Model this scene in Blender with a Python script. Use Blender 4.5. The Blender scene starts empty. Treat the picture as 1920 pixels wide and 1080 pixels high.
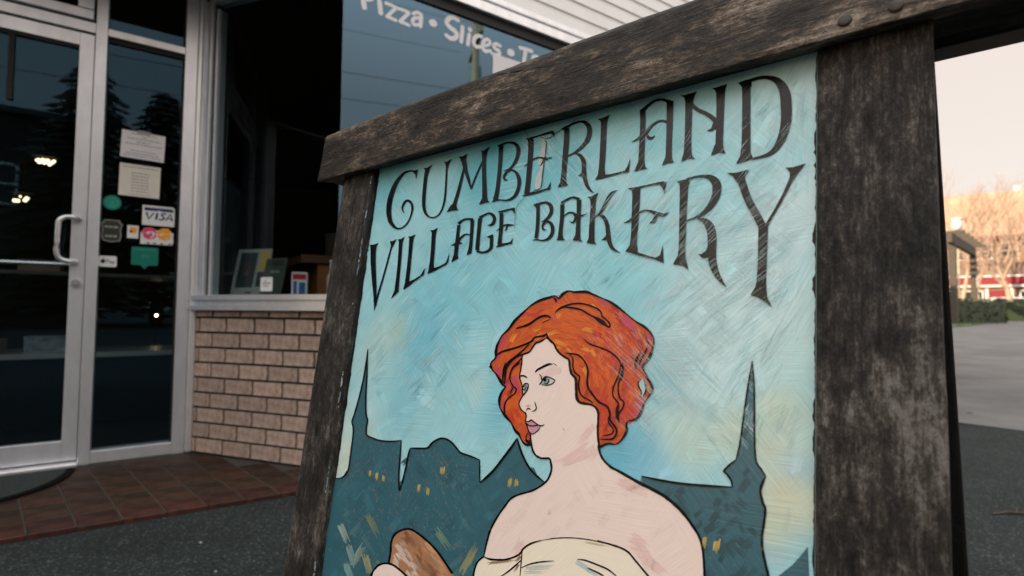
import bpy, bmesh, math, random
from mathutils import Vector, Matrix, noise as mnoise

random.seed(7)
SC = bpy.context.scene
COL = SC.collection
R = math.radians

# ------------------------------------------------------------------ camera
F, PIT, ROLL, CAMH = 972.8, .045995, .0072164, .8
cam = bpy.data.objects.new('camera', bpy.data.cameras.new('camera'))
COL.objects.link(cam)
cam.data.sensor_width = 36
cam.data.lens = 36 * F / 1920
cam.data.clip_start = .02
cam.data.clip_end = 2000
cam.matrix_world = (Matrix.Translation((0, 0, CAMH)) @ Matrix.Rotation(R(90) + PIT, 4, 'X')
                    @ Matrix.Rotation(ROLL, 4, 'Z'))
cam.data.dof.use_dof = True
cam.data.dof.focus_distance = .66
cam.data.dof.aperture_fstop = 4.6
SC.camera = cam

# ------------------------------------------------------------------ sky, sun, exposure
SUN_AZ, SUN_EL = R(246), R(13)      # clockwise from +Y
world = bpy.data.worlds.new('World')
SC.world = world
world.use_nodes = True
wn, wl = world.node_tree.nodes, world.node_tree.links
bg = wn['Background']
sky = wn.new('ShaderNodeTexSky')
sky.sky_type = 'NISHITA'
sky.sun_disc = False
sky.sun_elevation = SUN_EL
sky.sun_rotation = SUN_AZ
sky.altitude = 100
sky.air_density = 1.0
sky.dust_density = 2.5
sky.ozone_density = 1.0
wl.new(sky.outputs[0], bg.inputs[0])
bg.inputs[1].default_value = .15
# thin high overcast, brighter overhead than at the horizon (as overcast skies are), same all round
veil = wn.new('ShaderNodeBackground')
wcol = wn.new('ShaderNodeValToRGB')
for el_, p_, c_ in zip(wcol.color_ramp.elements, (.40, .80), ((1, .83, .70, 1), (1, 1, 1, 1))):
    el_.position = p_; el_.color = c_
wl.new(wcol.outputs[0], veil.inputs[0])
wtc = wn.new('ShaderNodeTexCoord'); wsep = wn.new('ShaderNodeSeparateXYZ'); wramp = wn.new('ShaderNodeValToRGB')
wl.new(wtc.outputs['Generated'], wsep.inputs[0]); wl.new(wsep.outputs[2], wramp.inputs[0]); wl.new(wsep.outputs[2], wcol.inputs[0])
for el_, p_, v_ in zip(wramp.color_ramp.elements, (.36, 1.0), (.378, 1.42)):
    el_.position = p_; el_.color = (v_, v_, v_, 1)
wl.new(wramp.outputs[0], veil.inputs[1])
wmx = wn.new('ShaderNodeMixShader')
wmx.inputs[0].default_value = .88
wl.new(bg.outputs[0], wmx.inputs[1]); wl.new(veil.outputs[0], wmx.inputs[2])
wl.new(wmx.outputs[0], wn['World Output'].inputs[0])
sd = Vector((math.sin(SUN_AZ) * math.cos(SUN_EL), math.cos(SUN_AZ) * math.cos(SUN_EL), math.sin(SUN_EL)))
sun = bpy.data.objects.new('sun', bpy.data.lights.new('sun', 'SUN'))
COL.objects.link(sun)
sun.data.energy = 3.0
sun.data.angle = R(.5)
sun.data.color = (1, .80, .58)
sun.rotation_euler = sd.to_track_quat('Z', 'Y').to_euler()
vs = SC.view_settings
vs.view_transform = 'Standard'
vs.look = 'None'
vs.exposure = 1.3
vs.gamma = 1
vs.use_curve_mapping = False

# ------------------------------------------------------------------ helpers
def srgb(*c):
    return tuple((v / 255 / 12.92) if v / 255 <= .04045 else ((v / 255 + .055) / 1.055) ** 2.4 for v in c)

cP, sP, cR, sR = math.cos(PIT), math.sin(PIT), math.cos(ROLL), math.sin(ROLL)
OC = Vector((0, 0, CAMH))
def ray(px, py):
    x, z = (px - 960) / F, (540 - py) / F
    x, z = cR * x - sR * z, sR * x + cR * z
    return Vector((x, cP - sP * z, sP + cP * z))
def on_plane(px, py, p0, n):
    r = ray(px, py)
    return OC + r * ((p0 - OC).dot(n) / r.dot(n))

class MB:
    """collects polygons and builds one mesh object"""
    def __init__(s): s.v, s.f, s.c = [], [], []
    def add(s, vs_, fs, col=None):
        b = len(s.v)
        s.v += [tuple(v) for v in vs_]
        s.f += [tuple(i + b for i in f) for f in fs]
        s.c += [col] * len(fs)
        return s
    def box(s, a, b, M=None, col=None):
        p = [Vector((x, y, z)) for x in (a[0], b[0]) for y in (a[1], b[1]) for z in (a[2], b[2])]
        if M is not None: p = [M @ q for q in p]
        s.add(p, [(0, 1, 3, 2), (4, 6, 7, 5), (0, 4, 5, 1), (2, 3, 7, 6), (0, 2, 6, 4), (1, 5, 7, 3)], col)
        return s
    def tube(s, pts, rad, n=6, cap=True, col=None):
        pts = [Vector(p) for p in pts]
        if not isinstance(rad, (list, tuple)): rad = [rad] * len(pts)
        rings = []
        up = Vector((0, 0, 1))
        for i, p in enumerate(pts):
            d = (pts[min(i + 1, len(pts) - 1)] - pts[max(i - 1, 0)]).normalized()
            a = d.cross(up)
            if a.length < 1e-3: a = d.cross(Vector((1, 0, 0)))
            a.normalize(); b = d.cross(a)
            rings.append([p + (a * math.cos(6.28318 * k / n) + b * math.sin(6.28318 * k / n)) * rad[i] for k in range(n)])
        vv = [q for r_ in rings for q in r_]
        ff = [(i * n + k, i * n + (k + 1) % n, (i + 1) * n + (k + 1) % n, (i + 1) * n + k)
              for i in range(len(pts) - 1) for k in range(n)]
        if cap: ff += [tuple(range(n))[::-1], tuple((len(pts) - 1) * n + k for k in range(n))]
        s.add(vv, ff, col)
        return s
    def prism(s, poly, y0, y1, M=None, col=None):
        """polygon in x,z extruded along y"""
        n = len(poly)
        vv = [Vector((x, y0, z)) for x, z in poly] + [Vector((x, y1, z)) for x, z in poly]
        if M is not None: vv = [M @ q for q in vv]
        ff = [tuple(range(n)), tuple(range(2 * n - 1, n - 1, -1))]
        ff += [(i, n + i, n + (i + 1) % n, (i + 1) % n) for i in range(n)]
        s.add(vv, ff, col)
        return s
    def mesh(s, name, mat=None, smooth=False):
        me = bpy.data.meshes.new(name)
        me.from_pydata(s.v, [], s.f)
        if any(c is not None for c in s.c):
            at = me.color_attributes.new('Col', 'FLOAT_COLOR', 'CORNER')
            k = 0
            for p, c in zip(me.polygons, s.c):
                for _ in p.vertices:
                    at.data[k].color = (*c, 1) if c else (1, 1, 1, 1); k += 1
        bm = bmesh.new(); bm.from_mesh(me)
        bmesh.ops.recalc_face_normals(bm, faces=bm.faces); bm.to_mesh(me); bm.free()
        if mat: me.materials.append(mat)
        if smooth: me.polygons.foreach_set('use_smooth', [True] * len(me.polygons))
        return me
    def build(s, name, mat, parent=None, smooth=False, bevel=0):
        o = bpy.data.objects.new(name, s.mesh(name, mat, smooth))
        COL.objects.link(o)
        if parent: o.parent = parent
        if bevel:
            m = o.modifiers.new('bevel', 'BEVEL'); m.width = bevel; m.segments = 2; m.limit_method = 'ANGLE'
        return o

def empty(name, loc=(0, 0, 0), rz=0):
    o = bpy.data.objects.new(name, None); COL.objects.link(o)
    o.location = loc; o.rotation_euler = (0, 0, rz); o.empty_display_size = .1
    return o
def tag(o, label=None, cat=None, group=None, kind=None):
    for k, v in (('label', label), ('category', cat), ('group', group), ('kind', kind)):
        if v: o[k] = v
    return o
def copy_tree(o, parent=None):
    c = o.copy(); COL.objects.link(c); c.parent = parent
    for ch in [q for q in bpy.data.objects if q.parent == o]: copy_tree(ch, c)
    return c

def cr(pts, n=5, closed=False):
    """Catmull-Rom through points of any dimension"""
    out = []
    m = len(pts)
    rng = range(m) if closed else range(m - 1)
    for i in rng:
        g = lambda k: pts[k % m] if closed else pts[min(max(k, 0), m - 1)]
        p0, p1, p2, p3 = g(i - 1), g(i), g(i + 1), g(i + 2)
        for j in range(n):
            t = j / n
            out.append(tuple(.5 * (2 * b + (c - a) * t + (2 * a - 5 * b + 4 * c - d) * t * t + (3 * b - a - 3 * c + d) * t ** 3)
                             for a, b, c, d in zip(p0, p1, p2, p3)))
    if not closed: out.append(tuple(pts[-1]))
    return out

# ------------------------------------------------------------------ materials
def new_mat(name):
    m = bpy.data.materials.new(name); m.use_nodes = True
    nt = m.node_tree
    return m, nt, nt.nodes['Principled BSDF']
def N(nt, typ, **kw):
    n = nt.nodes.new(typ)
    for k, v in kw.items():
        if k.startswith('i_'):
            key = k[2:]
            n.inputs[int(key) if key.isdigit() else key.replace('_', ' ')].default_value = v
        else: setattr(n, k, v)
    return n
def ramp(nt, src, stops):
    r = N(nt, 'ShaderNodeValToRGB')
    e = r.color_ramp.elements
    while len(e) < len(stops): e.new(.5)
    for el, (p, c) in zip(e, stops):
        el.position = p; el.color = (*c, 1) if len(c) == 3 else c
    nt.links.new(src, r.inputs[0])
    return r.outputs[0]
def mapped(nt, scale=(1, 1, 1), rot=(0, 0, 0), coord='Object'):
    tc = N(nt, 'ShaderNodeTexCoord'); mp = N(nt, 'ShaderNodeMapping')
    mp.inputs['Scale'].default_value = scale; mp.inputs['Rotation'].default_value = rot
    nt.links.new(tc.outputs[coord], mp.inputs[0])
    return mp.outputs[0]
def noise(nt, vec, scale, detail=4, rough=.55, dist=0):
    n = N(nt, 'ShaderNodeTexNoise', i_Scale=scale, i_Detail=detail, i_Roughness=rough, i_Distortion=dist)
    if vec is not None: nt.links.new(vec, n.inputs['Vector'])
    return n.outputs['Fac']
def mix(nt, fac, a, b, mode='MIX'):
    m = N(nt, 'ShaderNodeMix', data_type='RGBA', blend_type=mode)
    for sock, v in ((m.inputs[0], fac), (m.inputs[6], a), (m.inputs[7], b)):
        if hasattr(v, 'is_linked') or hasattr(v, 'links'): nt.links.new(v, sock)
        elif isinstance(v, (int, float)): sock.default_value = v
        else: sock.default_value = (*v, 1)
    return m.outputs[2]
def math_(nt, op, a, b=0.0, clamp=False):
    m = N(nt, 'ShaderNodeMath', operation=op, use_clamp=clamp)
    for sock, v in zip(m.inputs, (a, b)):
        if isinstance(v, (int, float)): sock.default_value = v
        else: nt.links.new(v, sock)
    return m.outputs[0]
def bump(nt, bsdf, h, strength=.3, dist=.01):
    b = N(nt, 'ShaderNodeBump'); b.inputs['Strength'].default_value = strength; b.inputs['Distance'].default_value = dist
    nt.links.new(h, b.inputs['Height']); nt.links.new(b.outputs[0], bsdf.inputs['Normal'])

def mottled(name, c1, c2, scale=20, rough=.7, metal=0, bmp=.15, bd=.003, stretch=(1, 1, 1), spec=.5, detail=5):
    m, nt, b = new_mat(name)
    n = noise(nt, mapped(nt, stretch), scale, detail, .6)
    c = ramp(nt, n, [(.3, c1), (.7, c2)])
    nt.links.new(c, b.inputs['Base Color'])
    b.inputs['Roughness'].default_value = rough; b.inputs['Metallic'].default_value = metal
    b.inputs['Specular IOR Level'].default_value = spec
    if bmp: bump(nt, b, n, bmp, bd)
    return m

def wood_mat(name, axis, base, light, warm, scuff=.7, el=1.0):
    """weathered timber: dark body, worn pale grain, open checks, all drawn out along the board"""
    m, nt, b = new_mat(name)
    def al(l, c):
        l = l * el
        return (l, c, c) if axis == 'X' else (c, c, l)
    wide = noise(nt, mapped(nt, al(5, 13)), 1, 6, .62, .5)
    mid = noise(nt, mapped(nt, al(26, 95)), 1, 7, .72, .5)
    fine = noise(nt, mapped(nt, al(95, 330)), 1, 6, .78, .3)
    hair = noise(nt, mapped(nt, al(12, 520)), 1, 4, .65)
    grit = noise(nt, mapped(nt), 520, 3, .7)
    v = math_(nt, 'ADD', math_(nt, 'MULTIPLY', wide, 1.25), math_(nt, 'ADD', math_(nt, 'MULTIPLY', mid, .9), math_(nt, 'ADD', math_(nt, 'MULTIPLY', fine, .8), math_(nt, 'MULTIPLY', hair, .40))))
    v = math_(nt, 'ADD', math_(nt, 'MULTIPLY', math_(nt, 'SUBTRACT', v, 1.70), 1.15), .5)
    pale = tuple(p * scuff + w * (1 - scuff) for p, w in zip(light, warm))
    c = ramp(nt, v, [(.18, tuple(q * .10 for q in base)), (.36, tuple(q * .5 for q in base)), (.50, base), (.64, warm), (.82, pale)])
    c = mix(nt, .55, c, ramp(nt, grit, [(.35, (.35, .35, .35)), (.55, (1, 1, 1)), (.72, (1.7, 1.7, 1.68))]), 'MULTIPLY')
    crack = noise(nt, mapped(nt, al(1.6, 20)), 1, 4, .55, 1.0)
    ck = math_(nt, 'ABSOLUTE', math_(nt, 'SUBTRACT', crack, .52))
    gate = ramp(nt, noise(nt, mapped(nt, al(4, 9)), 1, 3), [(.48, (1, 1, 1)), (.56, (0, 0, 0))])
    ckm = ramp(nt, math_(nt, 'ADD', ck, gate), [(0.0, (.04, .04, .04)), (.007, (1, 1, 1))])
    c = mix(nt, .92, c, ckm, 'MULTIPLY')
    nt.links.new(c, b.inputs['Base Color'])
    b.inputs['Roughness'].default_value = .66
    b.inputs['Specular IOR Level'].default_value = .3
    h = math_(nt, 'ADD', math_(nt, 'MULTIPLY', mid, .9), math_(nt, 'ADD', math_(nt, 'MULTIPLY', fine, .8), math_(nt, 'ADD', math_(nt, 'MULTIPLY', ckm, 1.2), math_(nt, 'MULTIPLY', hair, .6))))
    bump(nt, b, h, .9, .0022)
    return m

def metal_mat(name, col=(.62, .63, .66), rough=.38):
    m, nt, b = new_mat(name)
    n = noise(nt, mapped(nt, (3, 3, 1.2)), 4, 6, .65)
    n2 = noise(nt, mapped(nt, (140, 140, 6)), 1, 3)
    c = mix(nt, ramp(nt, n, [(.35, (0, 0, 0)), (.75, (1, 1, 1))]), col, tuple(v * .8 for v in col))
    nt.links.new(c, b.inputs['Base Color'])
    b.inputs['Metallic'].default_value = .7
    nt.links.new(math_(nt, 'ADD', math_(nt, 'MULTIPLY', n, .10), rough - .05), b.inputs['Roughness'])
    return m

def flat(name, col, rough=.5, spec=.4, metal=0, var=.12):
    m, nt, b = new_mat(name)
    n = noise(nt, mapped(nt), 35, 4)
    nt.links.new(mix(nt, n, tuple(v * (1 - var) for v in col), tuple(min(1, v * (1 + var)) for v in col)), b.inputs['Base Color'])
    b.inputs['Roughness'].default_value = rough; b.inputs['Specular IOR Level'].default_value = spec
    b.inputs['Metallic'].default_value = metal
    return m

def glass_mat(name, tint=(.8, .86, .86), ior=1.5, gain=1.0, refl=(1, 1, 1)):
    m = bpy.data.materials.new(name); m.use_nodes = True
    nt = m.node_tree; nt.nodes.clear()
    out = N(nt, 'ShaderNodeOutputMaterial'); mx = N(nt, 'ShaderNodeMixShader')
    tr = N(nt, 'ShaderNodeBsdfTransparent'); gl = N(nt, 'ShaderNodeBsdfGlossy')
    tr.inputs[0].default_value = (*tint, 1); gl.inputs['Roughness'].default_value = .002; gl.inputs[0].default_value = (*refl, 1)
    fr = N(nt, 'ShaderNodeFresnel'); fr.inputs[0].default_value = ior
    geo = N(nt, 'ShaderNodeNewGeometry')
    # always the outside-in index: use the same side for both faces
    f = math_(nt, 'MULTIPLY', fr.outputs[0], gain, True)
    # back faces would total-reflect with an inside-out index
    f = math_(nt, 'MULTIPLY', f, math_(nt, 'SUBTRACT', 1.0, geo.outputs['Backfacing']))
    nt.links.new(f, mx.inputs[0]); nt.links.new(tr.outputs[0], mx.inputs[1]); nt.links.new(gl.outputs[0], mx.inputs[2])
    nt.links.new(mx.outputs[0], out.inputs[0])
    return m

def emit_mat(name, col, s):
    m, nt, b = new_mat(name)
    b.inputs['Base Color'].default_value = (*col, 1)
    b.inputs['Emission Color'].default_value = (*col, 1); b.inputs['Emission Strength'].default_value = s
    return m

def brush_height(nt):
    """ridges left by a wide brush, swept in a few directions over the panel"""
    tc = N(nt, 'ShaderNodeTexCoord')
    wob = N(nt, 'ShaderNodeTexNoise', i_Scale=6.0, i_Detail=2.0)
    nt.links.new(tc.outputs['Object'], wob.inputs['Vector'])
    add = N(nt, 'ShaderNodeMix', data_type='VECTOR'); add.inputs[0].default_value = .012
    nt.links.new(tc.outputs['Object'], add.inputs[4]); nt.links.new(wob.outputs['Color'], add.inputs[5])
    hs = []
    for ang in (42, -48, 5, 62):
        mp = N(nt, 'ShaderNodeMapping'); mp.vector_type = 'TEXTURE'
        mp.inputs['Rotation'].default_value = (0, R(-ang), 0)
        mp.inputs['Scale'].default_value = (.06, 1, .0021)
        nt.links.new(add.outputs[1], mp.inputs[0])
        hs.append(noise(nt, mp.outputs[0], 1, 3, .6))
    sel = noise(nt, mapped(nt, (9, 9, 9)), 1, 1)
    sel2 = noise(nt, mapped(nt, (13, 13, 13), (0, 0, 2)), 1, 1)
    s1 = ramp(nt, sel, [(.47, (0, 0, 0)), (.53, (1, 1, 1))]); s2 = ramp(nt, sel2, [(.5, (0, 0, 0)), (.56, (1, 1, 1))])
    a = mix(nt, s1, hs[0], hs[1]); b = mix(nt, s1, hs[3], hs[2])
    return mix(nt, s2, a, b)

def paint_mat(name, col=None, rough=.34, streak=.25, attr=False, light=None, bmp=.5, wear=0.0):
    """brushed acrylic paint"""
    m, nt, b = new_mat(name)
    h = brush_height(nt)
    if attr:
        at = N(nt, 'ShaderNodeVertexColor'); at.layer_name = 'Col'; c = at.outputs[0]
    else:
        rgb = N(nt, 'ShaderNodeRGB'); rgb.outputs[0].default_value = (*col, 1); c = rgb.outputs[0]
    c = mix(nt, 1.0, c, ramp(nt, h, [(.3, (1 - streak,) * 3), (.7, (1 + streak * .5,) * 3)]), 'MULTIPLY')
    if light:
        lm = ramp(nt, h, [(.56, (0, 0, 0)), (.66, (1, 1, 1))])
        big = ramp(nt, noise(nt, mapped(nt, (7, 7, 7)), 1, 3), [(.40, (0, 0, 0)), (.62, (1, 1, 1))])
        c = mix(nt, math_(nt, 'MULTIPLY', math_(nt, 'MULTIPLY', lm, big), light[1]), c, light[0])
    if wear:
        w = noise(nt, mapped(nt, (1, 1, 1)), 210, 5, .7)
        wb = ramp(nt, noise(nt, mapped(nt, (16, 16, 16)), 1, 2), [(.5, (0, 0, 0)), (.62, (1, 1, 1))])
        c = mix(nt, math_(nt, 'MULTIPLY', ramp(nt, w, [(.60, (0, 0, 0)), (.64, (1, 1, 1))]), math_(nt, 'MULTIPLY', wb, wear)), c, srgb(150, 130, 120))
    nt.links.new(c, b.inputs['Base Color'])
    b.inputs['Roughness'].default_value = rough
    b.inputs['Specular IOR Level'].default_value = .5
    bump(nt, b, h, bmp, .0006)
    return m

M = {}
M['beam'] = wood_mat('weathered_beam', 'X', srgb(60, 53, 46), srgb(162, 150, 138), srgb(100, 86, 73), .85, 1.25)
M['post'] = wood_mat('weathered_post', 'Z', srgb(50, 47, 44), srgb(132, 128, 124), srgb(78, 73, 67), .75, 1.5)
M['shaded_rear_timber'] = wood_mat('shaded_rear_timber', 'Z', srgb(14, 13, 13), srgb(34, 32, 30), srgb(20, 18, 17), .3)  # near-black: shade of the rear frame put into the wood colour
M['alu'] = metal_mat('aluminium', (.80, .82, .87), .34)
M['alu_bright'] = metal_mat('bright_aluminium', (.86, .86, .87), .36)
M['chrome'] = metal_mat('chrome', (.78, .79, .80), .18)
M['rubber'] = flat('black_gasket', (.008, .008, .009), .6)
M['glass'] = glass_mat('door_glass', (.78, .82, .82), 1.5, 1.55, (.32, .68, 1))
M['glass_side'] = glass_mat('side_glass', (.78, .82, .82), 1.5, .55, (.7, .9, 1))
M['glass_sky'] = glass_mat('front_glass', (.55, .62, .66), 1.52, 4.4, (.42, .72, 1))
M['brick'] = mottled('tan_brick', srgb(143, 124, 113), srgb(190, 169, 156), 34, .9, bmp=.4, bd=.003)
M['mortar'] = mottled('grey_mortar', srgb(20, 24, 21), srgb(36, 40, 35), 60, .95)
M['siding'] = mottled('white_siding', (.84, .82, .80), (.91, .89, .87), 8, .5, bmp=.05)
M['dark_wall'] = flat('dark_wall', (.012, .011, .010), .85, .2)
M['soffit'] = flat('dark_soffit', (.035, .036, .038), .7)
M['roofing'] = flat('roofing', (.06, .06, .06), .9)
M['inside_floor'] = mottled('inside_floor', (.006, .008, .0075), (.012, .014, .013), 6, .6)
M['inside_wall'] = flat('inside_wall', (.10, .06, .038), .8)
M['tile_a'] = mottled('terracotta_tile', srgb(38, 28, 21), srgb(68, 47, 35), 16, .65, bmp=.2, bd=.002)
M['tile_b'] = mottled('terracotta_edge_tile', srgb(44, 27, 23), srgb(74, 43, 35), 16, .6, bmp=.2, bd=.002)
M['grout'] = mottled('tile_grout', srgb(38, 36, 32), srgb(64, 61, 54), 60, .95)
nt_ = M['brick'].node_tree; b_ = nt_.nodes['Principled BSDF']
oi = N(nt_, 'ShaderNodeObjectInfo'); l_ = b_.inputs['Base Color'].links[0].from_socket
nt_.links.new(mix(nt_, 1, l_, ramp(nt_, oi.outputs['Random'], [(0, (.86, .84, .83)), (.4, (.98, .97, .96)), (.8, (1.06, 1.04, 1.03)), (1, (1.14, 1.10, 1.06))]), 'MULTIPLY'), b_.inputs['Base Color'])
for k_ in ('tile_a', 'tile_b'):
    nt_ = M[k_].node_tree; b_ = nt_.nodes['Principled BSDF']
    oi = N(nt_, 'ShaderNodeObjectInfo'); l_ = b_.inputs['Base Color'].links[0].from_socket
    c_ = mix(nt_, .6, l_, ramp(nt_, oi.outputs['Random'], [(0, (.55, .62, .58)), (.35, (.9, .9, .9)), (.7, (1.15, 1.05, 1.0)), (1, (1.35, 1.15, 1.0))]), 'MULTIPLY')
    st_ = ramp(nt_, noise(nt_, mapped(nt_, (1, 1, 1), coord='Object'), 5, 5, .65), [(.42, (.35, .42, .38)), (.6, (1, 1, 1))])
    nt_.links.new(mix(nt_, .6, c_, st_, 'MULTIPLY'), b_.inputs['Base Color']); b_.inputs['Specular IOR Level'].default_value = .2
M['asphalt'] = None

def asphalt():
    m, nt, b = new_mat('asphalt')
    v = mapped(nt)
    n1 = noise(nt, v, 320, 3, .7); n2 = noise(nt, v, 3, 5, .6); n3 = noise(nt, v, 150, 4, .6)
    vor = N(nt, 'ShaderNodeTexVoronoi', i_Scale=170.0); nt.links.new(v, vor.inputs['Vector'])
    c = ramp(nt, n3, [(.25, (.006, .0095, .0095)), (.75, (.019, .027, .026))])
    stone = N(nt, 'ShaderNodeSeparateColor'); nt.links.new(vor.outputs['Color'], stone.inputs[0])
    c = mix(nt, ramp(nt, stone.outputs[0], [(.70, (0, 0, 0)), (.80, (1, 1, 1))]), c, (.030, .036, .034))
    c = mix(nt, ramp(nt, stone.outputs[1], [(.93, (0, 0, 0)), (.96, (1, 1, 1))]), c, (.08, .084, .08))
    c = mix(nt, .5, c, ramp(nt, n2, [(.3, (.35, .35, .36)), (.55, (1, 1, 1)), (.7, (1.25, 1.22, 1.18))]), 'MULTIPLY')
    nt.links.new(c, b.inputs['Base Color']); b.inputs['Roughness'].default_value = .9; b.inputs['Specular IOR Level'].default_value = .22
    bump(nt, b, math_(nt, 'ADD', vor.outputs['Distance'], n1), .6, .004)
    return m
M['asphalt'] = asphalt()
M['concrete'] = mottled('pale_concrete', srgb(84, 82, 80), srgb(110, 108, 105), 1.4, .9, bmp=.1, detail=8, spec=.25)
M['grass'] = mottled('grass', (.035, .07, .012), (.09, .13, .03), 12, .8)
M['hedge'] = mottled('hedge_leaf', (.012, .024, .009), (.04, .06, .02), 30, .6)
M['bark'] = mottled('pale_bark', (.40, .30, .20), (.60, .47, .34), 6, .85, stretch=(4, 4, 1))
M['twigs'] = mottled('bare_twigs', (.30, .20, .14), (.48, .34, .25), 6, .85)
M['far_wood'] = mottled('far_bare_wood', (.24, .15, .095), (.46, .31, .21), .35, .9, bmp=0)
M['hill'] = mottled('hill_ground', (.20, .13, .08), (.34, .23, .15), .3, .95, bmp=0)
M['white_paint'] = flat('white_paint', (.74, .73, .70), .45)
M['red_paint'] = flat('red_paint', (.24, .022, .03), .5)
M['brown_wall'] = flat('brown_wall', (.26, .15, .10), .8)
M['shingle'] = mottled('brown_shingle', (.14, .09, .07), (.24, .17, .13), 3, .9)
M['dark_timber'] = mottled('dark_timber', (.05, .04, .032), (.10, .08, .06), 8, .8, stretch=(1, 1, 5))
M['conifer'] = mottled('conifer_needles', (.006, .014, .006), (.02, .035, .014), 12, .7)
M['trunk'] = mottled('conifer_bark', (.04, .028, .02), (.08, .055, .04), 12, .9)
M['pole'] = mottled('pole_timber', (.42, .30, .17), (.56, .41, .25), 8, .8, stretch=(4, 4, 1))
M['wire'] = flat('black_wire', (.01, .01, .01), .6)
M['opp_wall'] = flat('dark_brown_cladding', (.028, .022, .018), .85)
M['paper'] = flat('white_paper', (.72, .70, .72), .6, var=.04)
M['paper_cream'] = flat('cream_paper', (.70, .66, .58), .6, var=.04)
M['ink'] = flat('grey_ink', (.20, .20, .22), .6)
M['navy'] = flat('navy_ink', (.012, .03, .12), .4)
M['sticker_white'] = flat('sticker_white', (.70, .70, .70), .35, var=.03)
M['sticker_green'] = flat('sticker_green', (.006, .19, .13), .35)
M['sticker_teal'] = flat('sticker_teal', (.004, .16, .12), .35)
M['sticker_teal_light'] = flat('sticker_teal_light', (.02, .30, .22), .35)
M['sticker_olive'] = flat('sticker_olive', (.03, .035, .022), .4)
M['sticker_grey'] = flat('sticker_grey', (.28, .30, .29), .4)
M['sticker_pink'] = flat('sticker_pink', (.62, .06, .16), .35)
M['sticker_orange'] = flat('sticker_orange', (.80, .32, .03), .35)
M['black_ink'] = flat('black_ink', (.012, .012, .014), .4)
M['vinyl'] = flat('white_vinyl', (.74, .73, .74), .4, var=.03)
M['mat'] = mottled('coir_mat', (.004, .007, .007), (.024, .032, .029), 70, .95, bmp=.8, bd=.004)
M['mat_edge'] = flat('mat_rubber', (.004, .004, .004), .95, .08)

# ------------------------------------------------------------------ terrain
def gz(x, y):
    d = (x + y) * .7071
    t = min(max((d - 5) / 21.0, 0), 1)
    rise = .46 * t
    if d > 26: rise += min((d - 26) * .006, .35)
    return -.02 + rise
def hit(px, py):
    r = ray(px, py); p = OC.copy(); t = 1.0
    for _ in range(4000):
        p = OC + r * t
        if p.z <= gz(p.x, p.y): break
        t *= 1.004
    return p

mb = MB()
xs = [-400, -120, -50, -25, -12, -6, -3] + [-2 + .5 * i for i in range(9)] + [3, 4, 5, 6, 8, 10, 12, 15, 18, 22, 26, 30, 36, 44, 55, 70, 100, 160, 300, 700]
ys = list(xs)
vv = [(x, y, gz(x, y)) for y in ys for x in xs]
nx = len(xs)
mb.add(vv, [(j * nx + i, j * nx + i + 1, (j + 1) * nx + i + 1, (j + 1) * nx + i) for j in range(len(ys) - 1) for i in range(nx - 1)])
tag(mb.build('ground', M['asphalt']), kind='structure')

# pale concrete paving beyond the asphalt
mb = MB()
o0 = Vector((3.48, 3.83, 0)); da = Vector((.66, -.75, 0)); db = Vector((.75, .66, 0))
aa = [-9, -6, -3, -1.5, 0, 1, 2, 4, 7, 11, 16, 24]; bb = [0, 1, 2, 3, 4.5, 6, 8, 10, 13, 16, 19, 22, 25, 28, 30.5]
pv = []
for b_ in bb:
    for a_ in aa:
        p = o0 + da * a_ + db * b_
        pv.append((p.x, p.y, gz(p.x, p.y) + .008))
na = len(aa)
mb.add(pv, [(j * na + i, j * na + i + 1, (j + 1) * na + i + 1, (j + 1) * na + i) for j in range(len(bb) - 1) for i in range(na - 1)])
tag(mb.build('concrete_path', M['concrete']), kind='structure')

# ------------------------------------------------------------------ shop
AD, AB = .97893, 1.225116
D = Vector((math.sin(AD), math.cos(AD), 0))            # along the front, to the right
ND = Vector((D.y, -D.x, 0))                            # outward
C0 = Vector((-1.8295, 2.9730, 0))                      # inner corner of the entry recess
E_w = Vector((math.sin(AB), -math.cos(AB), 0))
shop = empty('shop_building', C0, math.atan2(D.y, D.x))
tag(shop, 'shop with aluminium glass door, tan brick base, big window and white lap siding', 'building')
SW = Matrix.Translation(C0) @ Matrix.Rotation(math.atan2(D.y, D.x), 4, 'Z')
SWi = SW.inverted()
ex, ey = E_w.dot(D), E_w.dot(-ND)                      # splay direction in shop coordinates
SPL = .995
FY = ey * SPL                                          # front plane, local y
FX = ex * SPL
def splay(u0=0):
    """matrix: x along the splay, y inward, z up"""
    return Matrix(((ex, -ey, 0, 0), (ey, ex, 0, 0), (0, 0, 1, 0), (0, 0, 0, 1)))
SM = splay()
RW = 1.87                                              # recess width along the door wall
SML = Matrix.Translation((-RW, 0, 0)) @ Matrix(((ex, ey, 0, 0), (-ey, ex, 0, 0), (0, 0, 1, 0), (0, 0, 0, 1)))
# SML: x runs from the street to the recess along the left splay (negative x = towards the street)
XR, XL, HB, DEP = 8.6, -17.0, 5.4, 12.0
HEAD = 2.57

# --- door wall framing (local y = 0 is the face)
MU = MB()
MU.box((-.479, -.03, 0), (-.430, .07, 2.86)).build('mullion', M['alu'], shop, bevel=.002)
MB().box((-1.441, -.03, 0), (-1.392, .07, 2.86)).build('mullion', M['alu'], shop, bevel=.002)
MB().box((-.078, -.03, 0), (-.018, .07, 2.86)).build('corner_post', M['alu'], shop, bevel=.002)
MB().box((-.016, -.052, .004), (.018, .06, 2.86)).build('corner_post', M['alu_bright'], shop, bevel=.009)
MB().box((-1.852, -.03, 0), (-1.792, .07, 2.86)).build('corner_post', M['alu'], shop, bevel=.002)
MB().box((-1.888, -.052, .004), (-1.854, .06, 2.86)).build('corner_post', M['alu_bright'], shop, bevel=.009)
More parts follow.
